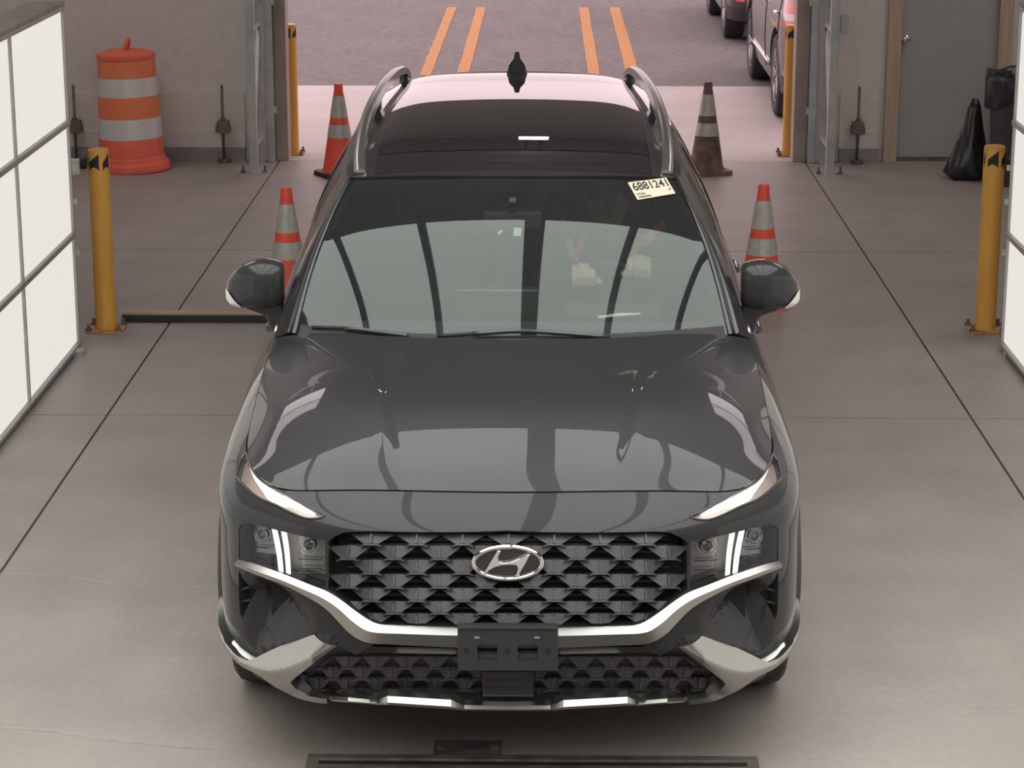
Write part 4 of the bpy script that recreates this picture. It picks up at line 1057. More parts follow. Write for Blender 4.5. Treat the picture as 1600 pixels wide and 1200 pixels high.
# sides of the cabin
def side_green(s):
    bot = [top_at(BU(c))[0] for c in (8.93, 9.5, 10.2, 10.9, 11.6, 12.3, 13.0, 13.6)]
    top = list(zip(EDGE['x'], EDGE['y'], EDGE['z']))
    ct = []
    for b_, t_ in zip(bot, top):
        b_ = np.array(b_); t_ = np.array(t_); ct.append([b_ * (1 - k) + t_ * k + np.array([.028, 0, 0]) * math.sin(math.pi * k) for k in np.linspace(0, 1, 5)])
    ct = np.array(ct)
    if s < 0: ct = ct * np.array([-1, 1, 1])
    return Patch(ct, flip=s < 0)
for s in (1, -1):
    sg = side_green(s); a, b_, v_ = sg.ku[0], sg.ku[-1], sg.kv[-1]
    L = b_ - a
    holes = []
    wins = [rect(a + .10 * L, a + .40 * L, .03, v_ - .05, 8), rect(a + .43 * L, a + .70 * L, .03, v_ - .05, 8), rect(a + .73 * L, a + .90 * L, .05, v_ - .07, 8)]
    panel('window_frame', sg, rect(a, b_, 0, v_, 24), wins, M_BLACK, car, rim=.015, step=.04)
    for w_ in wins: panel('side_window', sg, w_, [], M_SIDEG, car, off=-.006, rim=0, step=.06)
    # chrome belt line
    MB().tube([tuple(p) for p in sg.lift(np.array([(u, .012) for u in np.linspace(a + .03, b_ - .05, 30)]), .004)], .007, 6).build('belt_moulding', M_SATIN, car, smooth=True)
    # A pillar between windshield and door glass
    inner = wsp.lift(np.array([(s * (wu - .012), v) for v in np.linspace(0, wv, 12)]), .002)
    outer_ = sg.lift(np.array([(a, v) for v in np.linspace(0, v_, 12)]), .002)
    nI = wsp.nrm(np.full(12, s * (wu - .012)), np.linspace(0, wv, 12)); nO = sg.nrm(np.full(12, a), np.linspace(0, v_, 12))
    ridge = inner * .42 + outer_ * .58 + (nI + nO) * .5 * .010
    r2 = inner * .85 + outer_ * .15 + nI * .012
    rows = [inner, r2, ridge, outer_]; n = 12
    ct = np.array(rows)
    pp = Patch(ct if s > 0 else ct[::-1])
    panel('a_pillar', pp, rect(pp.ku[0], pp.ku[-1], 0, pp.kv[-1], 14), [], M_BLACK, car, rim=.01, step=.03)
    MB().tube([tuple(p) for p in r2 + nI * .002], .006, 6).build('windshield_seal', M_RUBBER, car, smooth=True)
    # cowl corner between hood, fender and windshield
    # rear pillar and roof rail
    RP = crv([(.583, 2.12, 1.568), (.597, 2.3, 1.618), (.603, 2.6, 1.667), (.600, 3.0, 1.703), (.588, 3.5, 1.716), (.566, 4.0, 1.708), (.545, 4.3, 1.688), (.53, 4.46, 1.648)], 6)
    mb = MB(); n = len(RP); vs = []
    for i, p in enumerate(RP):
        w_ = .024; up = .020
        for dx, dz in ((-w_, -.018), (-w_ * .8, up * .7), (-w_ * .2, up), (w_ * .5, up * .8), (w_, 0), (w_, -.018)): vs.append((s * (p[0] + dx), p[1], p[2] + dz))
    k6 = 6
    mb.add(vs, [(i * k6 + j, i * k6 + (j + 1) % k6, (i + 1) * k6 + (j + 1) % k6, (i + 1) * k6 + j) for i in range(n - 1) for j in range(k6)] + [tuple(range(k6)), tuple(range((n - 1) * k6, n * k6))])
    rl = mb.build('roof_rail', mat('rail_silver', (.40, .40, .39), .25, .9, var=.04), car, auto=.7)
    for i in (2, n // 2, n - 4):
        p = RP[i]; MB().box(min(s * (p[0] - .02), s * (p[0] + .02)), max(s * (p[0] - .02), s * (p[0] + .02)), p[1] - .06, p[1] + .06, p[2] - .07, p[2] - .01).build('rail_foot', M_BLACK, rl)
# rear window
ct = [[(x * (.56 * (1 - k) + .70 * k), 4.60 + .10 * k - .05 * x * x, 1.60 - .42 * k - .02 * x * x) for k in (0, .33, .66, 1)] for x in np.linspace(-1, 1, 7)]
rwp = Patch(np.array(ct), flip=False)
panel('rear_window', rwp, rect(rwp.ku[0], rwp.ku[-1], 0, rwp.kv[-1]), [], M_SIDEG, car, rim=0, step=.08)
# antenna
an = car_at_y(808, 121, 4.22); ax = .0
zb = rfp.ev(*rfp.inv('xy', [(ax, 4.2)]).T)[0][2]
MB().add([(ax + x * w_, 4.05 + t * .19, zb - .004 + h_) for t, w_, h_ in ((0, .012, .006), (.35, .038, .022), (.8, .036, .05), (1., .016, .075)) for x in (-1, 1)] +
         [(ax + x * w_, 4.05 + t * .19, zb - .006) for t, w_ in ((0, .02), (.35, .048), (.8, .05), (1., .03)) for x in (-1, 1)],
         [(i * 2, i * 2 + 1, i * 2 + 3, i * 2 + 2) for i in range(3)] + [(i * 2, i * 2 + 2, 8 + i * 2 + 2, 8 + i * 2) for i in range(3)] + [(i * 2 + 1, 8 + i * 2 + 1, 8 + i * 2 + 3, i * 2 + 3) for i in range(3)] + [(6, 7, 15, 14), (0, 8, 9, 1)]).add(
         [(ax + x * w_, 4.12 + d_, zb + h_) for h_, w_, d_ in ((.02, .026, .0), (.075, .014, .07), (.10, .010, .10)) for x in (-1, 1)] + [(ax + x * w_, 4.23 + d_, zb + h_) for h_, w_, d_ in ((.02, .026, .0), (.075, .014, .01), (.10, .010, .01)) for x in (-1, 1)],
         [(0, 1, 3, 2), (2, 3, 5, 4), (6, 8, 9, 7), (8, 10, 11, 9), (0, 2, 8, 6), (2, 4, 10, 8), (1, 7, 9, 3), (3, 9, 11, 5), (4, 5, 11, 10)]).build('antenna_fin', M_RUBBER, car, bevel=.006)

# --- wipers
for pts in ([(492, 516.5), (545, 518), (572, 521), (610, 526), (640, 530)], [(685, 530.5), (740, 527), (805, 523), (860, 525), (950, 532)]):
    w_ = empty('wiper', (0, 0, 0), 0, car)
    uv = wsp.inv('px', crv(pts, 5)); P = wsp.lift(uv, .022)
    MB().tube([tuple(p) for p in P], .007, 6).build('blade', M_RUBBER, w_, smooth=True)
    uv2 = wsp.inv('px', crv([(a, b_ + 3.5) for a, b_ in pts[1:]], 5)); P2 = wsp.lift(uv2, .034)
    MB().tube([tuple(p) for p in P2], .009, 6).build('arm', M_BLACK, w_, smooth=True)
# cowl strip under the wipers
cw = wsp.lift(np.array([(u, .0) for u in np.linspace(-wu + .03, wu - .03, 24)]), .0)
mb = MB(); n = 24; mb.add([tuple(p + np.array([0, .05, .03])) for p in cw] + [tuple(p + np.array([0, -.10, .012])) for p in cw], [(i, i + 1, n + i + 1, n + i) for i in range(n - 1)])
mb.build('cowl', M_PLASTIC, car, smooth=True)

# --- door mirrors
MSEC = [(-.118, .070, .068, .045), (-.108, .084, .084, .07), (-.06, .097, .090, .085), (.0, .097, .090, .085), (.050, .086, .082, .075), (.087, .060, .070, .055), (.104, .030, .048, .03)]
def mirror_pt(x, up, dn, dep, t, k=1.):
    c_, s_ = math.cos(t), math.sin(t); e = .62
    yy = -abs(c_) ** e * np.sign(c_) * dep * k; zz = abs(s_) ** e * np.sign(s_) * (up if s_ > 0 else dn) * k
    if yy > 0: yy *= .55
    return x, yy + .25 * max(0, x), zz - .02 * (x / .11 if x > 0 else 0) - (.10 * (x + .02) if zz > 0 and x > -.02 else 0)
for s in (1, -1):
    mr_ = empty('door_mirror', (s * .964, 1.80, 1.212), 0, car)
    n = 24; vs = [(s * a_, b_, c_) for sec in MSEC for a_, b_, c_ in [mirror_pt(*sec, 2 * math.pi * k / n) for k in range(n)]]
    mb = MB(); mb.add(vs, [(i * n + k, i * n + (k + 1) % n, (i + 1) * n + (k + 1) % n, (i + 1) * n + k) for i in range(len(MSEC) - 1) for k in range(n)] + [tuple(range(n)), tuple(range((len(MSEC) - 1) * n, len(MSEC) * n))])
    mb.build('mirror_shell', M_PAINT, mr_, smooth=True, sub=1)
    MB().prism([(-.085, -.06), (.05, -.06), (.07, -.02), (.06, .05), (-.085, .065)], lambda a_, b_: (s * a_, .050, b_), lambda a_, b_: (s * a_, .054, b_)).build('mirror_glass', M_CHROME, mr_)
    # turn signal wraps the outer lower corner of the shell
    Ms = np.array(MSEC); xs_ = np.linspace(.045, .1035, 7); nt_ = 7; rows = []
    for i, x_ in enumerate(xs_):
        sec = [x_] + [float(np.interp(x_, Ms[:, 0], Ms[:, j])) for j in (1, 2, 3)]; q_ = i / 6
        rows += [mirror_pt(*sec, t, 1.0) for t in np.linspace(-1.0 + .25 * q_, -.75 + .95 * q_, nt_)]
    MB().add([(s * a_, b_ - .005, c_) for a_, b_, c_ in rows] + [(s * a_, b_ + .012, c_) for a_, b_, c_ in rows], [(o + i * nt_ + k, o + i * nt_ + k + 1, o + (i + 1) * nt_ + k + 1, o + (i + 1) * nt_ + k) for o in (0, 7 * nt_) for i in range(6) for k in range(nt_ - 1)]).build('turn_signal', mat('signal_white', (.75, .73, .69), .2, .2, .8), mr_, smooth=True)
    # arm down to the door
    MB().add([(s * x, y, z) for x, y, z in ((-.105, -.05, -.060), (.045, -.045, -.080), (.035, .02, -.080), (-.105, .02, -.060), (-.125, -.04, -.125), (-.045, -.04, -.115), (-.045, .03, -.115), (-.125, .03, -.125), (-.135, -.035, -.235), (-.085, -.035, -.235), (-.085, .04, -.235), (-.135, .04, -.235))],
             [(0, 1, 2, 3), (8, 9, 10, 11)] + [(4 * j + i, 4 * j + (i + 1) % 4, 4 * j + 4 + (i + 1) % 4, 4 * j + 4 + i) for j in (0, 1) for i in range(4)]).build('mirror_arm', M_PAINT, mr_, bevel=.012)

# --- wheels
def wheel(parent, x, y, s, R=.362, W=.225, name='wheel'):
    w_ = empty(name, (x, y, R), 0, parent)
    a = W / 2
    MB().lathe([(.235, -a * .9), (.30, -a), (.335, -a), (R - .008, -a * .86), (R, -a * .6), (R, a * .6), (R - .008, a * .86), (.335, a), (.30, a), (.235, a * .9)], 48, axis='x', cap=False).build('tyre', M_TYRE, w_, auto=.5)
    MB().lathe([(.238, -a * .92), (.244, -a * .7), (.21, 0), (.244, a * .7), (.240, a * .93), (.225, a * .9), (.215, a * .6)] if s > 0 else [(.238, a * .92), (.244, a * .7), (.21, 0), (.244, -a * .7), (.240, -a * .93), (.225, -a * .9), (.215, -a * .6)], 40, axis='x', cap=False).build('rim', M_RIM, w_, auto=.6)
    xo = s * a * .72
    for k in range(5):
        for d_ in (-.16, .16):
            t = 2 * math.pi * k / 5 + d_ * .9; t0 = 2 * math.pi * k / 5 + d_ * .3
            MB().bar((xo, .045 * math.cos(t0), .045 * math.sin(t0)), (xo * 1.1, .228 * math.cos(t), .228 * math.sin(t)), .03, .035, up=(1, 0, 0)).build('spoke', M_RIM, w_, bevel=.004)
    MB().lathe([(.055, xo * .9), (.055, xo * 1.05), (.035, xo * 1.12)], 20, axis='x').build('hub_cap', M_RIM, w_)
    MB().lathe([(.17, s * .0), (.17, s * .02)], 30, axis='x').build('brake_disc', M_RUST, w_)
    return w_
for y in WH:
    for s in (1, -1): wheel(car, s * .823, y, s)
    for s in (1, -1):      # arch liner
        n = 20; mb = MB(); C1 = circ(y, WR, .42, -.2, math.pi + .2, n)
        mb.add([(s * .92, a_, max(b_, .25)) for a_, b_ in C1] + [(s * .55, a_, max(b_, .25)) for a_, b_ in C1], [(i, i + 1, n + i + 1, n + i) for i in range(n - 1)] + [tuple(range(n, 2 * n))])
        mb.build('wheel_liner', M_VOID, car, smooth=False)
MB().box(-.62, .62, .5, 4.55, .22, .30).box(-.86, .86, 1.42, 3.27, .24, .30).build('underbody', M_VOID, car)
# ================================================================== cabin
it = empty('interior', (0, 0, 0), 0, car)
prof = [(1.36, 1.045), (1.60, 1.062), (1.86, 1.055), (1.98, 1.02), (2.02, .93), (1.98, .66), (1.40, .52)]
MB().prism(prof, lambda y, z: (-.76, y, z), lambda y, z: (.76, y, z)).build('dashboard', mat('dash_top', (.055, .054, .054), .6, var=.05, scale=4), it, bevel=.02)
MB().box(.20, .56, 1.90, 2.06, 1.04, 1.085).build('instrument_hood', M_INT, it, bevel=.015)
MB().box(-.22, .10, 1.95, 2.0, 1.03, 1.16).build('centre_screen', M_BLACK, it, bevel=.01)
MB().box(-.80, .80, 1.40, 4.4, .30, .36).box(-.84, -.80, 1.45, 4.4, .30, 1.06).box(.80, .84, 1.45, 4.4, .30, 1.06).box(-.82, .82, 4.35, 4.42, .3, 1.1).build('cabin_tub', M_INT, it)
def seat(x, y, w=.50):
    s_ = MB()
    s_.add([(x + a * w / 2, y + b, z) for z in (.44, .60) for a, b in ((-1, -.28), (1, -.28), (1, .25), (-1, .25))], [(0, 1, 2, 3), (4, 5, 6, 7), (0, 1, 5, 4), (1, 2, 6, 5), (2, 3, 7, 6), (3, 0, 4, 7)])
    s_.build('seat_cushion', M_SEAT, it, bevel=.05)
    b_ = MB(); b_.add([(x + a * ww / 2, y + o, z) for ww, z, oo in ((w, .55, .20), (w * 1.0, .9, .27), (w * .8, 1.20, .36)) for a, o in ((-1, oo), (1, oo), (1, oo + .12), (-1, oo + .12))],
           [(0, 1, 2, 3), (8, 9, 10, 11)] + [(4 * k + i, 4 * k + (i + 1) % 4, 4 * k + 4 + (i + 1) % 4, 4 * k + 4 + i) for k in (0, 1) for i in range(4)])
    b_.build('seat_back', M_SEAT, it, bevel=.04)
    MB().box(x - .13, x + .13, y + .37, y + .46, 1.22, 1.42).build('headrest', M_SEAT, it, bevel=.035)
seat(.378, 2.60); seat(-.378, 2.60); seat(.378, 3.5, .6); seat(-.378, 3.5, .6)
# steering wheel
HL, HR = car_at_y(912, 428, 2.09), car_at_y(998, 415, 2.09)
wc = Vector(((HL.x + HR.x) / 2, 2.155, (HL.z + HR.z) / 2 - .145)); tilt = math.radians(24)
sw = empty('steering_wheel', (0, 0, 0), 0, it)
def whl(t, r): return wc + Vector((r * math.cos(t), -r * math.sin(t) * math.sin(tilt), r * math.sin(t) * math.cos(tilt)))
mb = MB(); mb.tube([whl(t, .185) for t in np.linspace(0, 2 * math.pi, 40, endpoint=False)], .015, 10, closed=True)
for t in (0, math.pi, -math.pi / 2): mb.bar(whl(t, .185), whl(t, .03), .04, .02)
mb.lathe([(.07, -.02), (.07, .02), (.05, .03)], 20, tuple(wc), 'y'); mb.build('steering_wheel_rim', M_RUBBER, it, auto=.7)
bpy.data.objects.remove(sw)
# rear-view mirror
P = wsp.lift(np.array([(0, wv * .80)]), -.07)[0]
MB().box(-.11, .11, P[1] - .012, P[1] + .02, P[2] - .035, P[2] + .03).bar((0, P[1], P[2] + .03), (0, P[1] - .04, P[2] + .085), .03).build('rear_view_mirror', M_INT, it, bevel=.01)

# ------------------------------------------------------------------ window sticker and small tags
def quad_on(patch, px4, off):
    return patch.lift(patch.inv('px', px4), off)
def bil(q, a, b): return (q[0] * (1 - a) + q[1] * a) * (1 - b) + (q[3] * (1 - a) + q[2] * a) * b     # q: TL TR BR BL
def text_mesh(name, s, q, a0, a1, b0, b1, m, parent, lift=.001):
    cu = bpy.data.curves.new(name, 'FONT'); cu.body = s; cu.offset = .018; o = bpy.data.objects.new(name, cu); COL.objects.link(o)
    bpy.context.view_layer.update(); me = bpy.data.meshes.new_from_object(o.evaluated_get(bpy.context.evaluated_depsgraph_get()))
    co = np.array([v.co[:] for v in me.vertices]); fs = [tuple(p.vertices) for p in me.polygons]; bpy.data.objects.remove(o); bpy.data.meshes.remove(me)
    mn, mx = co.min(0), co.max(0); n = np.cross(q[1] - q[0], q[3] - q[0]); n /= np.linalg.norm(n)
    if n[1] > 0: n = -n
    vs = []
    for c in co:
        a = a0 + (a1 - a0) * (c[0] - mn[0]) / (mx[0] - mn[0]); b = b1 + (b0 - b1) * (c[1] - mn[1]) / (mx[1] - mn[1]); vs.append(bil(q, a, b) + n * lift)
    return mesh_obj(name, vs, fs, m, parent)
sq = [np.array(car_at_y(a, b, 1.0)) for a, b in ((981, 285), (1041, 277.5), (1055.5, 302), (996.5, 312))]
q0 = quad_on(wsp, [(985, 290), (1036, 290), (1050, 302), (996.5, 312)], .007)
# the sticker lies flat in the glass plane: intersect the sight lines with that plane
cen = q0.mean(0); nn = wsp.nrm(*wsp.inv('px', [(1020, 300)]).T)[0]
o_ = np.array(CAR_I @ Vector((0, 0, CAM_H)))
def on_plane(px, py):
    d = np.array(CAR_I.to_3x3() @ pix_ray(px, py)); return o_ + d * ((cen - o_) @ nn / (d @ nn))
q = [on_plane(*p) for p in ((981, 285), (1041, 277.5), (1055.5, 302), (996.5, 312))]
st = empty('window_sticker', (0, 0, 0), 0, car); st['label'] = 'cream paper sticker with black number'
M_PAPER = mat('cream_paper', (.58, .51, .39), .7, var=.03); M_INK = mat('black_ink', (.02, .02, .02), .7)
nq = nn if nn[1] < 0 else -nn
MB().add([tuple(p) for p in q] + [tuple(p - nq * .002) for p in q], [(0, 1, 2, 3), (4, 5, 6, 7), (0, 1, 5, 4), (1, 2, 6, 5), (2, 3, 7, 6), (3, 0, 4, 7)]).build('paper', M_PAPER, st)
text_mesh('number', '6881241', q, .05, .95, .06, .52, M_INK, st)
text_mesh('print', 'HYUN', q, .05, .26, .66, .78, M_INK, st)
mb = MB(); random.seed(2); a = .06
while a < .38:
    w_ = random.uniform(.006, .018); mb.add([tuple(bil(q, x, y) + nq * .001) for x, y in ((a, .84), (a + w_, .84), (a + w_, .94), (a, .94))], [(0, 1, 2, 3)]); a += w_ + random.uniform(.005, .012)
bc = mb.build('barcode', M_INK, st); bc['kind'] = 'stuff'
MB().add([tuple(bil(q, x, y) + nq * .001) for x, y in ((.86, .78), (.93, .62), (.955, .80), (.92, .72))], [(0, 1, 3), (1, 2, 3)]).build('arrow_mark', M_INK, st)
for k, px4 in enumerate(([(776.5, 364), (783, 357.5), (786, 360), (779.5, 366.5)], [(803, 354.5), (815, 355), (814, 368), (802, 367.5)])):
    P = quad_on(wsp, px4, -.003)
    MB().add([tuple(p) for p in P], [(0, 1, 2, 3)]).build('glass_tag', mat('tag_white', (.5, .5, .47), .7), car)
pp_ = [(932.5, 494), (976, 488), (1000, 487), (1000.6, 490.4), (965, 493), (937, 496)]
def at_car_z(px, py, z):
    d = CAR_I.to_3x3() @ pix_ray(px, py); o = CAR_I @ Vector((0, 0, CAM_H)); return o + d * ((z - o.z) / d.z)
MB().prism(pp_, lambda a, b: tuple(at_car_z(a, b, 1.078)), lambda a, b: tuple(Vector(at_car_z(a, b, 1.078)) - Vector((0, 0, .003)))).build('dash_glint', mat('glint_white', (.85, .88, .85), .7), it)  # pale strip on the dash standing in for a bright reflection

# ================================================================== driver
per = empty('person', CAR_LOC, CAR_ROT); tag(per, 'driver in a dark jacket and orange-edged safety vest holding the steering wheel', 'person')
M_SKIN = mat('skin', (.46, .31, .245), .55, var=.08, scale=20); M_JACK = mat('dark_jacket', (.030, .031, .036), .8, var=.2, scale=20)
cx = (HL.x + HR.x) / 2
def remesh(o, vox, it_=2):
    md = o.modifiers.new('remesh', 'REMESH'); md.mode = 'VOXEL'; md.voxel_size = vox; md.use_smooth_shade = True
    if it_: s_ = o.modifiers.new('smooth', 'SMOOTH'); s_.iterations = it_; s_.factor = .5
def ball(mb, c, r, n=16):
    rx, ry, rz = r if isinstance(r, tuple) else (r, r, r)
    vs = []; m_ = 9
    for i in range(m_ + 1):
        ph = math.pi * i / m_
        for k in range(n): vs.append((c[0] + rx * max(math.sin(ph), .02) * math.cos(2 * math.pi * k / n), c[1] + ry * max(math.sin(ph), .02) * math.sin(2 * math.pi * k / n), c[2] - rz * math.cos(ph)))
    mb.add(vs, [(i * n + k, i * n + (k + 1) % n, (i + 1) * n + (k + 1) % n, (i + 1) * n + k) for i in range(m_) for k in range(n)] + [tuple(reversed(range(n))), tuple(range(m_ * n, (m_ + 1) * n))])
body = MB()
body.tube([(cx, 2.66, .60), (cx, 2.67, .80), (cx, 2.64, 1.02), (cx, 2.60, 1.16), (cx, 2.57, 1.22)], [.13, .125, .14, .115, .06], 18)
body.tube([(cx, 2.58, 1.18), (cx, 2.55, 1.32)], [.058, .052], 14)
ball(body, (cx, 2.54, 1.375), (.077, .092, .112)); ball(body, (cx, 2.475, 1.325), (.045, .035, .045))
body.tube([(cx, 2.455, 1.395), (cx, 2.432, 1.36), (cx, 2.447, 1.35)], [.010, .016, .010], 8)
for s in (-1, 1): ball(body, (cx + s * .079, 2.555, 1.375), (.012, .022, .034))
jacket = MB(); vest = MB()
jacket.tube([(cx, 2.66, .60), (cx, 2.67, .80), (cx, 2.64, 1.04), (cx, 2.60, 1.19), (cx, 2.58, 1.25)], [.155, .15, .165, .14, .070], 20)
def fingers(mb, W, s):
    """fist over the wheel rim seen from the front; s = +1 when the thumb points to +x"""
    W = Vector(W)
    ball(mb, W + Vector((0, .035, .004)), (.046, .034, .030))
    for k in range(4):
        x = (-.036 + .024 * k); ln = (1., 1.12, 1.08, .86)[k if s > 0 else 3 - k]; r = (.0108, .0112, .0108, .0094)[k if s > 0 else 3 - k]; dz = -.008 * abs(k - 1.4)
        mb.tube([W + Vector((x * .9, .040, .022 + dz)), W + Vector((x, .000, .036 + dz)), W + Vector((x * 1.03, -.026, .026 + dz)), W + Vector((x * 1.05, -.034, .000 + dz)), W + Vector((x * 1.03, -.026, -.028 * ln + dz)), W + Vector((x, -.008, -.036 * ln + dz))],
                [r * 1.1, r * 1.1, r * 1.05, r, r * .95, r * .8], 10)
    mb.tube([W + Vector((s * .034, .035, -.012)), W + Vector((s * .052, .008, -.022)), W + Vector((s * .060, -.012, -.028)), W + Vector((s * .066, -.022, -.034))], [.016, .014, .012, .009], 10)
for s, Hd in ((-1, HL), (1, HR)):
    sh = Vector((cx + s * .17, 2.60, 1.19)); el = Vector((cx + s * .235, 2.44, 1.08)); wr_ = Vector(Hd) + Vector((s * .012, .095, -.012)); hd = Vector(Hd)
    body.tube([sh, el, wr_, hd + Vector((0, .04, 0))], [.045, .040, .028, .030], 14)
    jacket.tube([sh + Vector((-s * .05, 0, .0)), sh, (sh + el) / 2, el, (el + wr_) / 2, wr_ + Vector((0, .012, 0))], [.07, .078, .066, .058, .05, .040], 16)
    fingers(body, hd, -s)
    jacket.tube([(cx + s * .08, 2.62, .60), (cx + s * .11, 2.35, .655), (cx + s * .13, 2.12, .66), (cx + s * .12, 1.98, .50), (cx + s * .11, 1.92, .40)], [.095, .085, .068, .058, .05], 14)
bo = body.build('body', M_SKIN, per); remesh(bo, .0055, 1)
jo = jacket.build('jacket', M_JACK, per); remesh(jo, .012, 3)
hair = MB(); ball(hair, (cx, 2.556, 1.405), (.082, .092, .100)); hair.build('hair', mat('dark_hair', (.02, .017, .015), .8), per, smooth=True)
for s in (-1, 1):
    e = MB(); ball(e, (cx + s * .030, 2.462, 1.388), .011, 10); e.build('eye', mat('eye_white', (.5, .5, .48), .2), per, smooth=True)
# vest: front panels with orange edging and silver stripes
M_VO = mat('vest_orange', (.85, .10, .06), .6, emit=None, var=.05); M_VL = mat('vest_lime', (.38, .48, .13), .7, var=.05); M_VS = mat('vest_silver', (.55, .58, .56), .4, .1, var=.05)
ve = empty('safety_vest', (0, 0, 0), 0, per)
def ribbon(name, pts, w_, m, th=.006):
    mb = MB(); pts = [Vector(p) for p in pts]
    for a, b in zip(pts[:-1], pts[1:]): mb.bar(a, b, w_, th, up=(0, -1, .35))
    return mb.build(name, m, ve)
def vp(px, py, y): return car_at_y(px, py, y)
def rib(name, pts, w_, m, th=.012): return ribbon(name, [vp(*q_) for q_ in pts], w_, m, th)
rib('vest_edging', [(915, 360, 2.47), (907, 384, 2.44), (897, 410, 2.40)], .024, M_VO)
rib('vest_edging', [(877, 343, 2.55), (885, 363, 2.52)], .024, M_VO)
rib('vest_panel', [(887, 352, 2.52), (903, 362, 2.49)], .040, M_VL)
rib('vest_stripe', [(887, 373, 2.50), (898, 401, 2.45)], .032, M_VS)
rib('vest_edging', [(1001, 364, 2.47), (993, 380, 2.44), (992, 399, 2.40)], .024, M_VO)
rib('vest_edging', [(1021, 363, 2.52), (1038, 350, 2.55)], .026, M_VO)
rib('vest_panel', [(1000, 384, 2.46), (1007, 374, 2.48)], .030, M_VL)
rib('vest_stripe', [(1005, 377, 2.48), (1022, 366, 2.51)], .036, M_VS)

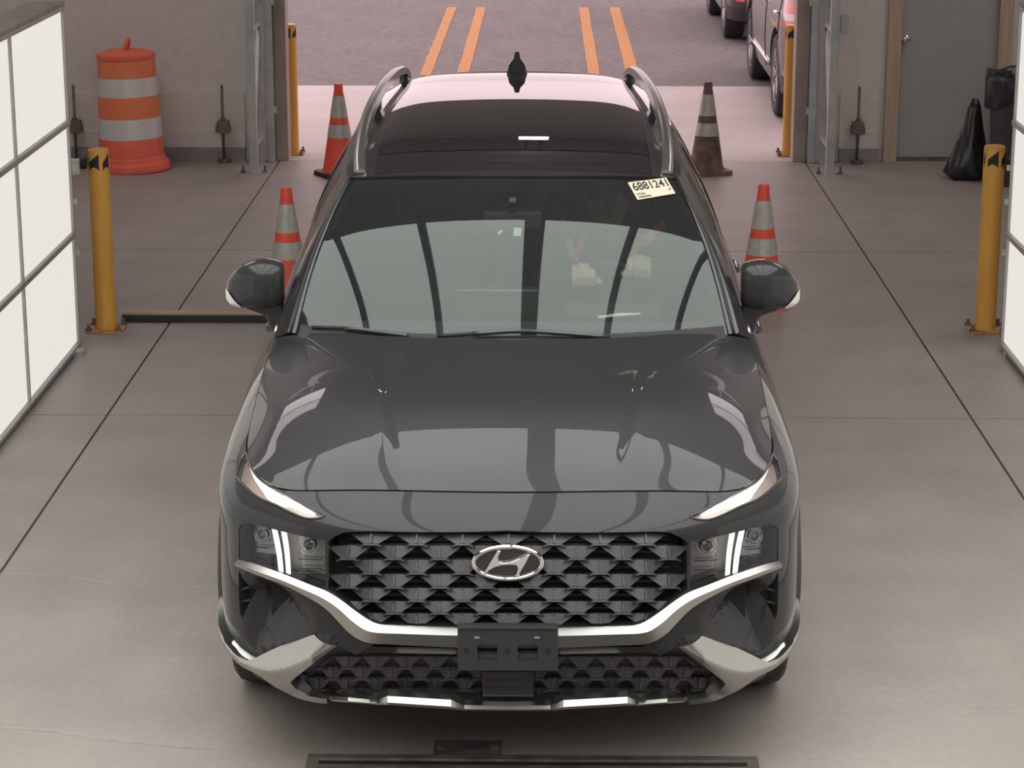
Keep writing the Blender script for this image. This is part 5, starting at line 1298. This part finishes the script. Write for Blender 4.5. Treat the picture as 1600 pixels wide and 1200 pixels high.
# ================================================================== vehicles parked outside
def parked(name, x, y, label, paint, lamp=True):
    r = empty(name, (x, y, 0)); tag(r, label, 'car', 'vehicles parked outside')
    HP = [(0, 0), (.5, .02), (.8, .10), (.895, .28), (.92, .62), (.925, 1.2), (.925, 2.2), (.925, 3.3), (.90, 4.1), (.76, 4.5), (.4, 4.62), (0, 4.65)]
    RZ = [(.27, .965, .03), (.45, .99, -.05), (.62, 1.0, -.03), (.82, .995, .0), (1.0, .975, .03), (1.10, .95, .06)]
    h_ = np.array([[(a * k, b + (o if i < 4 else 0), z) for z, k, o in RZ] for i, (a, b) in enumerate(HP)])
    nc = len(HP) - 1
    # start at the far centre, go round the left (-x) side to the near centre and back on the right
    bp = Patch(np.concatenate([h_[1:][::-1] * np.array([-1, 1, 1]), h_]))
    ku_ = bp.ku[nc:]; U = lambda c: float(np.interp(c, np.arange(nc + 1), ku_)); a0, a1 = bp.kv[0], bp.kv[-1]
    RSx = (U(3), U(9)); hs = []
    wy = (.86, 3.46)
    for yc in wy:
        ring = bp.inv('yz', circ(yc, .37, .43, .02, math.pi - .02, 24), RSx); ring[[0, -1], 1] = a0 - .05
        hs += [ring, mir(ring)]
    panel('body_shell', bp, rect(bp.ku[0], bp.ku[-1], a0, a1, 60), hs, paint, r, rim=.03, step=.06)
    g_ = np.array([[(a * k, (b - 2.3) * (1 - .13 * t) + 2.3 + (.0), 1.10 + .58 * t - .04 * t * t) for t, k in ((0, .95), (.33, .90), (.66, .83), (1, .74))] for a, b in HP])
    gp = Patch(np.concatenate([g_[1:][::-1] * np.array([-1, 1, 1]), g_])); kg = gp.ku[nc:]; G = lambda c: float(np.interp(c, np.arange(nc + 1), kg)); t1 = gp.kv[-1]
    wins = []
    for s in (1, -1):
        for c0, c1 in ((3.4, 4.7), (4.8, 5.9), (6.0, 7.2)):
            w_ = rect(G(c0), G(c1), .07, t1 - .10, 8); wins.append(w_ if s > 0 else mir(w_))
    wins.append(rect(-G(1.6), G(1.6), .08, t1 - .08, 8))
    panel('cabin_shell', gp, rect(gp.ku[0], gp.ku[-1], 0, t1, 40), wins, paint, r, rim=.02, step=.09)
    for w_ in wins: panel('side_window', gp, w_, [], M_SIDEG, r, off=-.008, rim=0, step=.12)
    tp = gp.lift(np.array([(u, t1) for u in np.linspace(gp.ku[0], gp.ku[-1], 50)]))
    mesh_obj('roof', [tuple(p) for p in tp[:-1]] + [(0, 2.3, 1.68)], [(i, (i + 1) % 49, 49) for i in range(49)], paint, r, smooth=True)
    MB().box(-.7, .7, .3, 4.3, .22, .34).box(-.72, .72, .45, 4.2, .34, 1.05).build('underbody', M_VOID, r)
    for yc in wy:
        for s in (1, -1):
            wheel(r, s * .80, yc, s, R=.372, W=.235)
            C1 = circ(yc, .37, .44, -.1, math.pi + .1, 18); n = 18
            MB().add([(s * .905, a_, max(b_, .25)) for a_, b_ in C1] + [(s * .6, a_, max(b_, .25)) for a_, b_ in C1], [(i, i + 1, n + i + 1, n + i) for i in range(n - 1)]).build('wheel_liner', M_VOID, r)
    red = mat('tail_lamp_red', (.62, .045, .045), .2, 0, .8); clear = mat('tail_clear', (.42, .38, .38), .15, .3, .8)
    for s in (1, -1):
        f_ = (lambda p: p) if s > 0 else mir
        tl = panel('tail_lamp', bp, f_(rect(U(2.0), U(3.35), a0 + .60, a1 - .02, 6)), [], red, r, off=.006, rim=.02, step=.06)
        panel('lamp_band', bp, f_(rect(U(2.05), U(3.3), a0 + .66, a0 + .72, 5)), [], clear, tl, off=.009, rim=.0, step=.06)
        panel('reflector', bp, f_(rect(U(1.75), U(2.25), a0 + .23, a0 + .36, 4)), [], red, r, off=.008, rim=.02, step=.06)
        panel('bumper_corner', bp, f_(rect(0, U(3.6), a0 - .0, a0 + .17, 8)), [], M_PLASTIC, r, off=.008, rim=.02, step=.06)
        for c0, c1 in ((4.05, 5.55), (5.55, 7.0)):
            P = bp.lift(np.array([(s * U(c0 + .15), a0 + .68), (s * U(c0 + .18), a0 + .68), (s * U(c0 + .3), a0 + .68), (s * U(c0 + .33), a0 + .68)]), [0, .03, .03, 0])
            MB().tube([tuple(p) for p in P], .014, 8).build('door_handle', M_CHROME, r, smooth=True)
            for cc in (c0, c1):
                P = bp.lift(np.array([(s * U(cc), v) for v in np.linspace(a0 + (.45 if cc < 4.5 else .08), a1, 8)]), .0015); MB().tube([tuple(p) for p in P], .004, 4).build('door_seam', M_VOID, r)
        P = bp.lift(np.array([(s * U(c), a0 + .16) for c in np.linspace(5.05, 6.9, 10)]), .006); MB().tube([tuple(p) for p in P], .018, 6).build('side_moulding', M_SATIN if False else paint, r, smooth=True)
    return r
M_P1 = mat('warm_grey_paint', (.13, .115, .112), .35, .5, 1., .03, var=.03); M_P2 = mat('dark_grey_paint', (.05, .047, .048), .35, .4, 1., .03, var=.03)
parked('parked_suv', 2.985, 20.08, 'grey SUV parked outside right with its tail toward the bay', M_P1)
parked('parked_suv', 2.985, 26.35, 'dark SUV parked outside ahead of the grey one', M_P2)
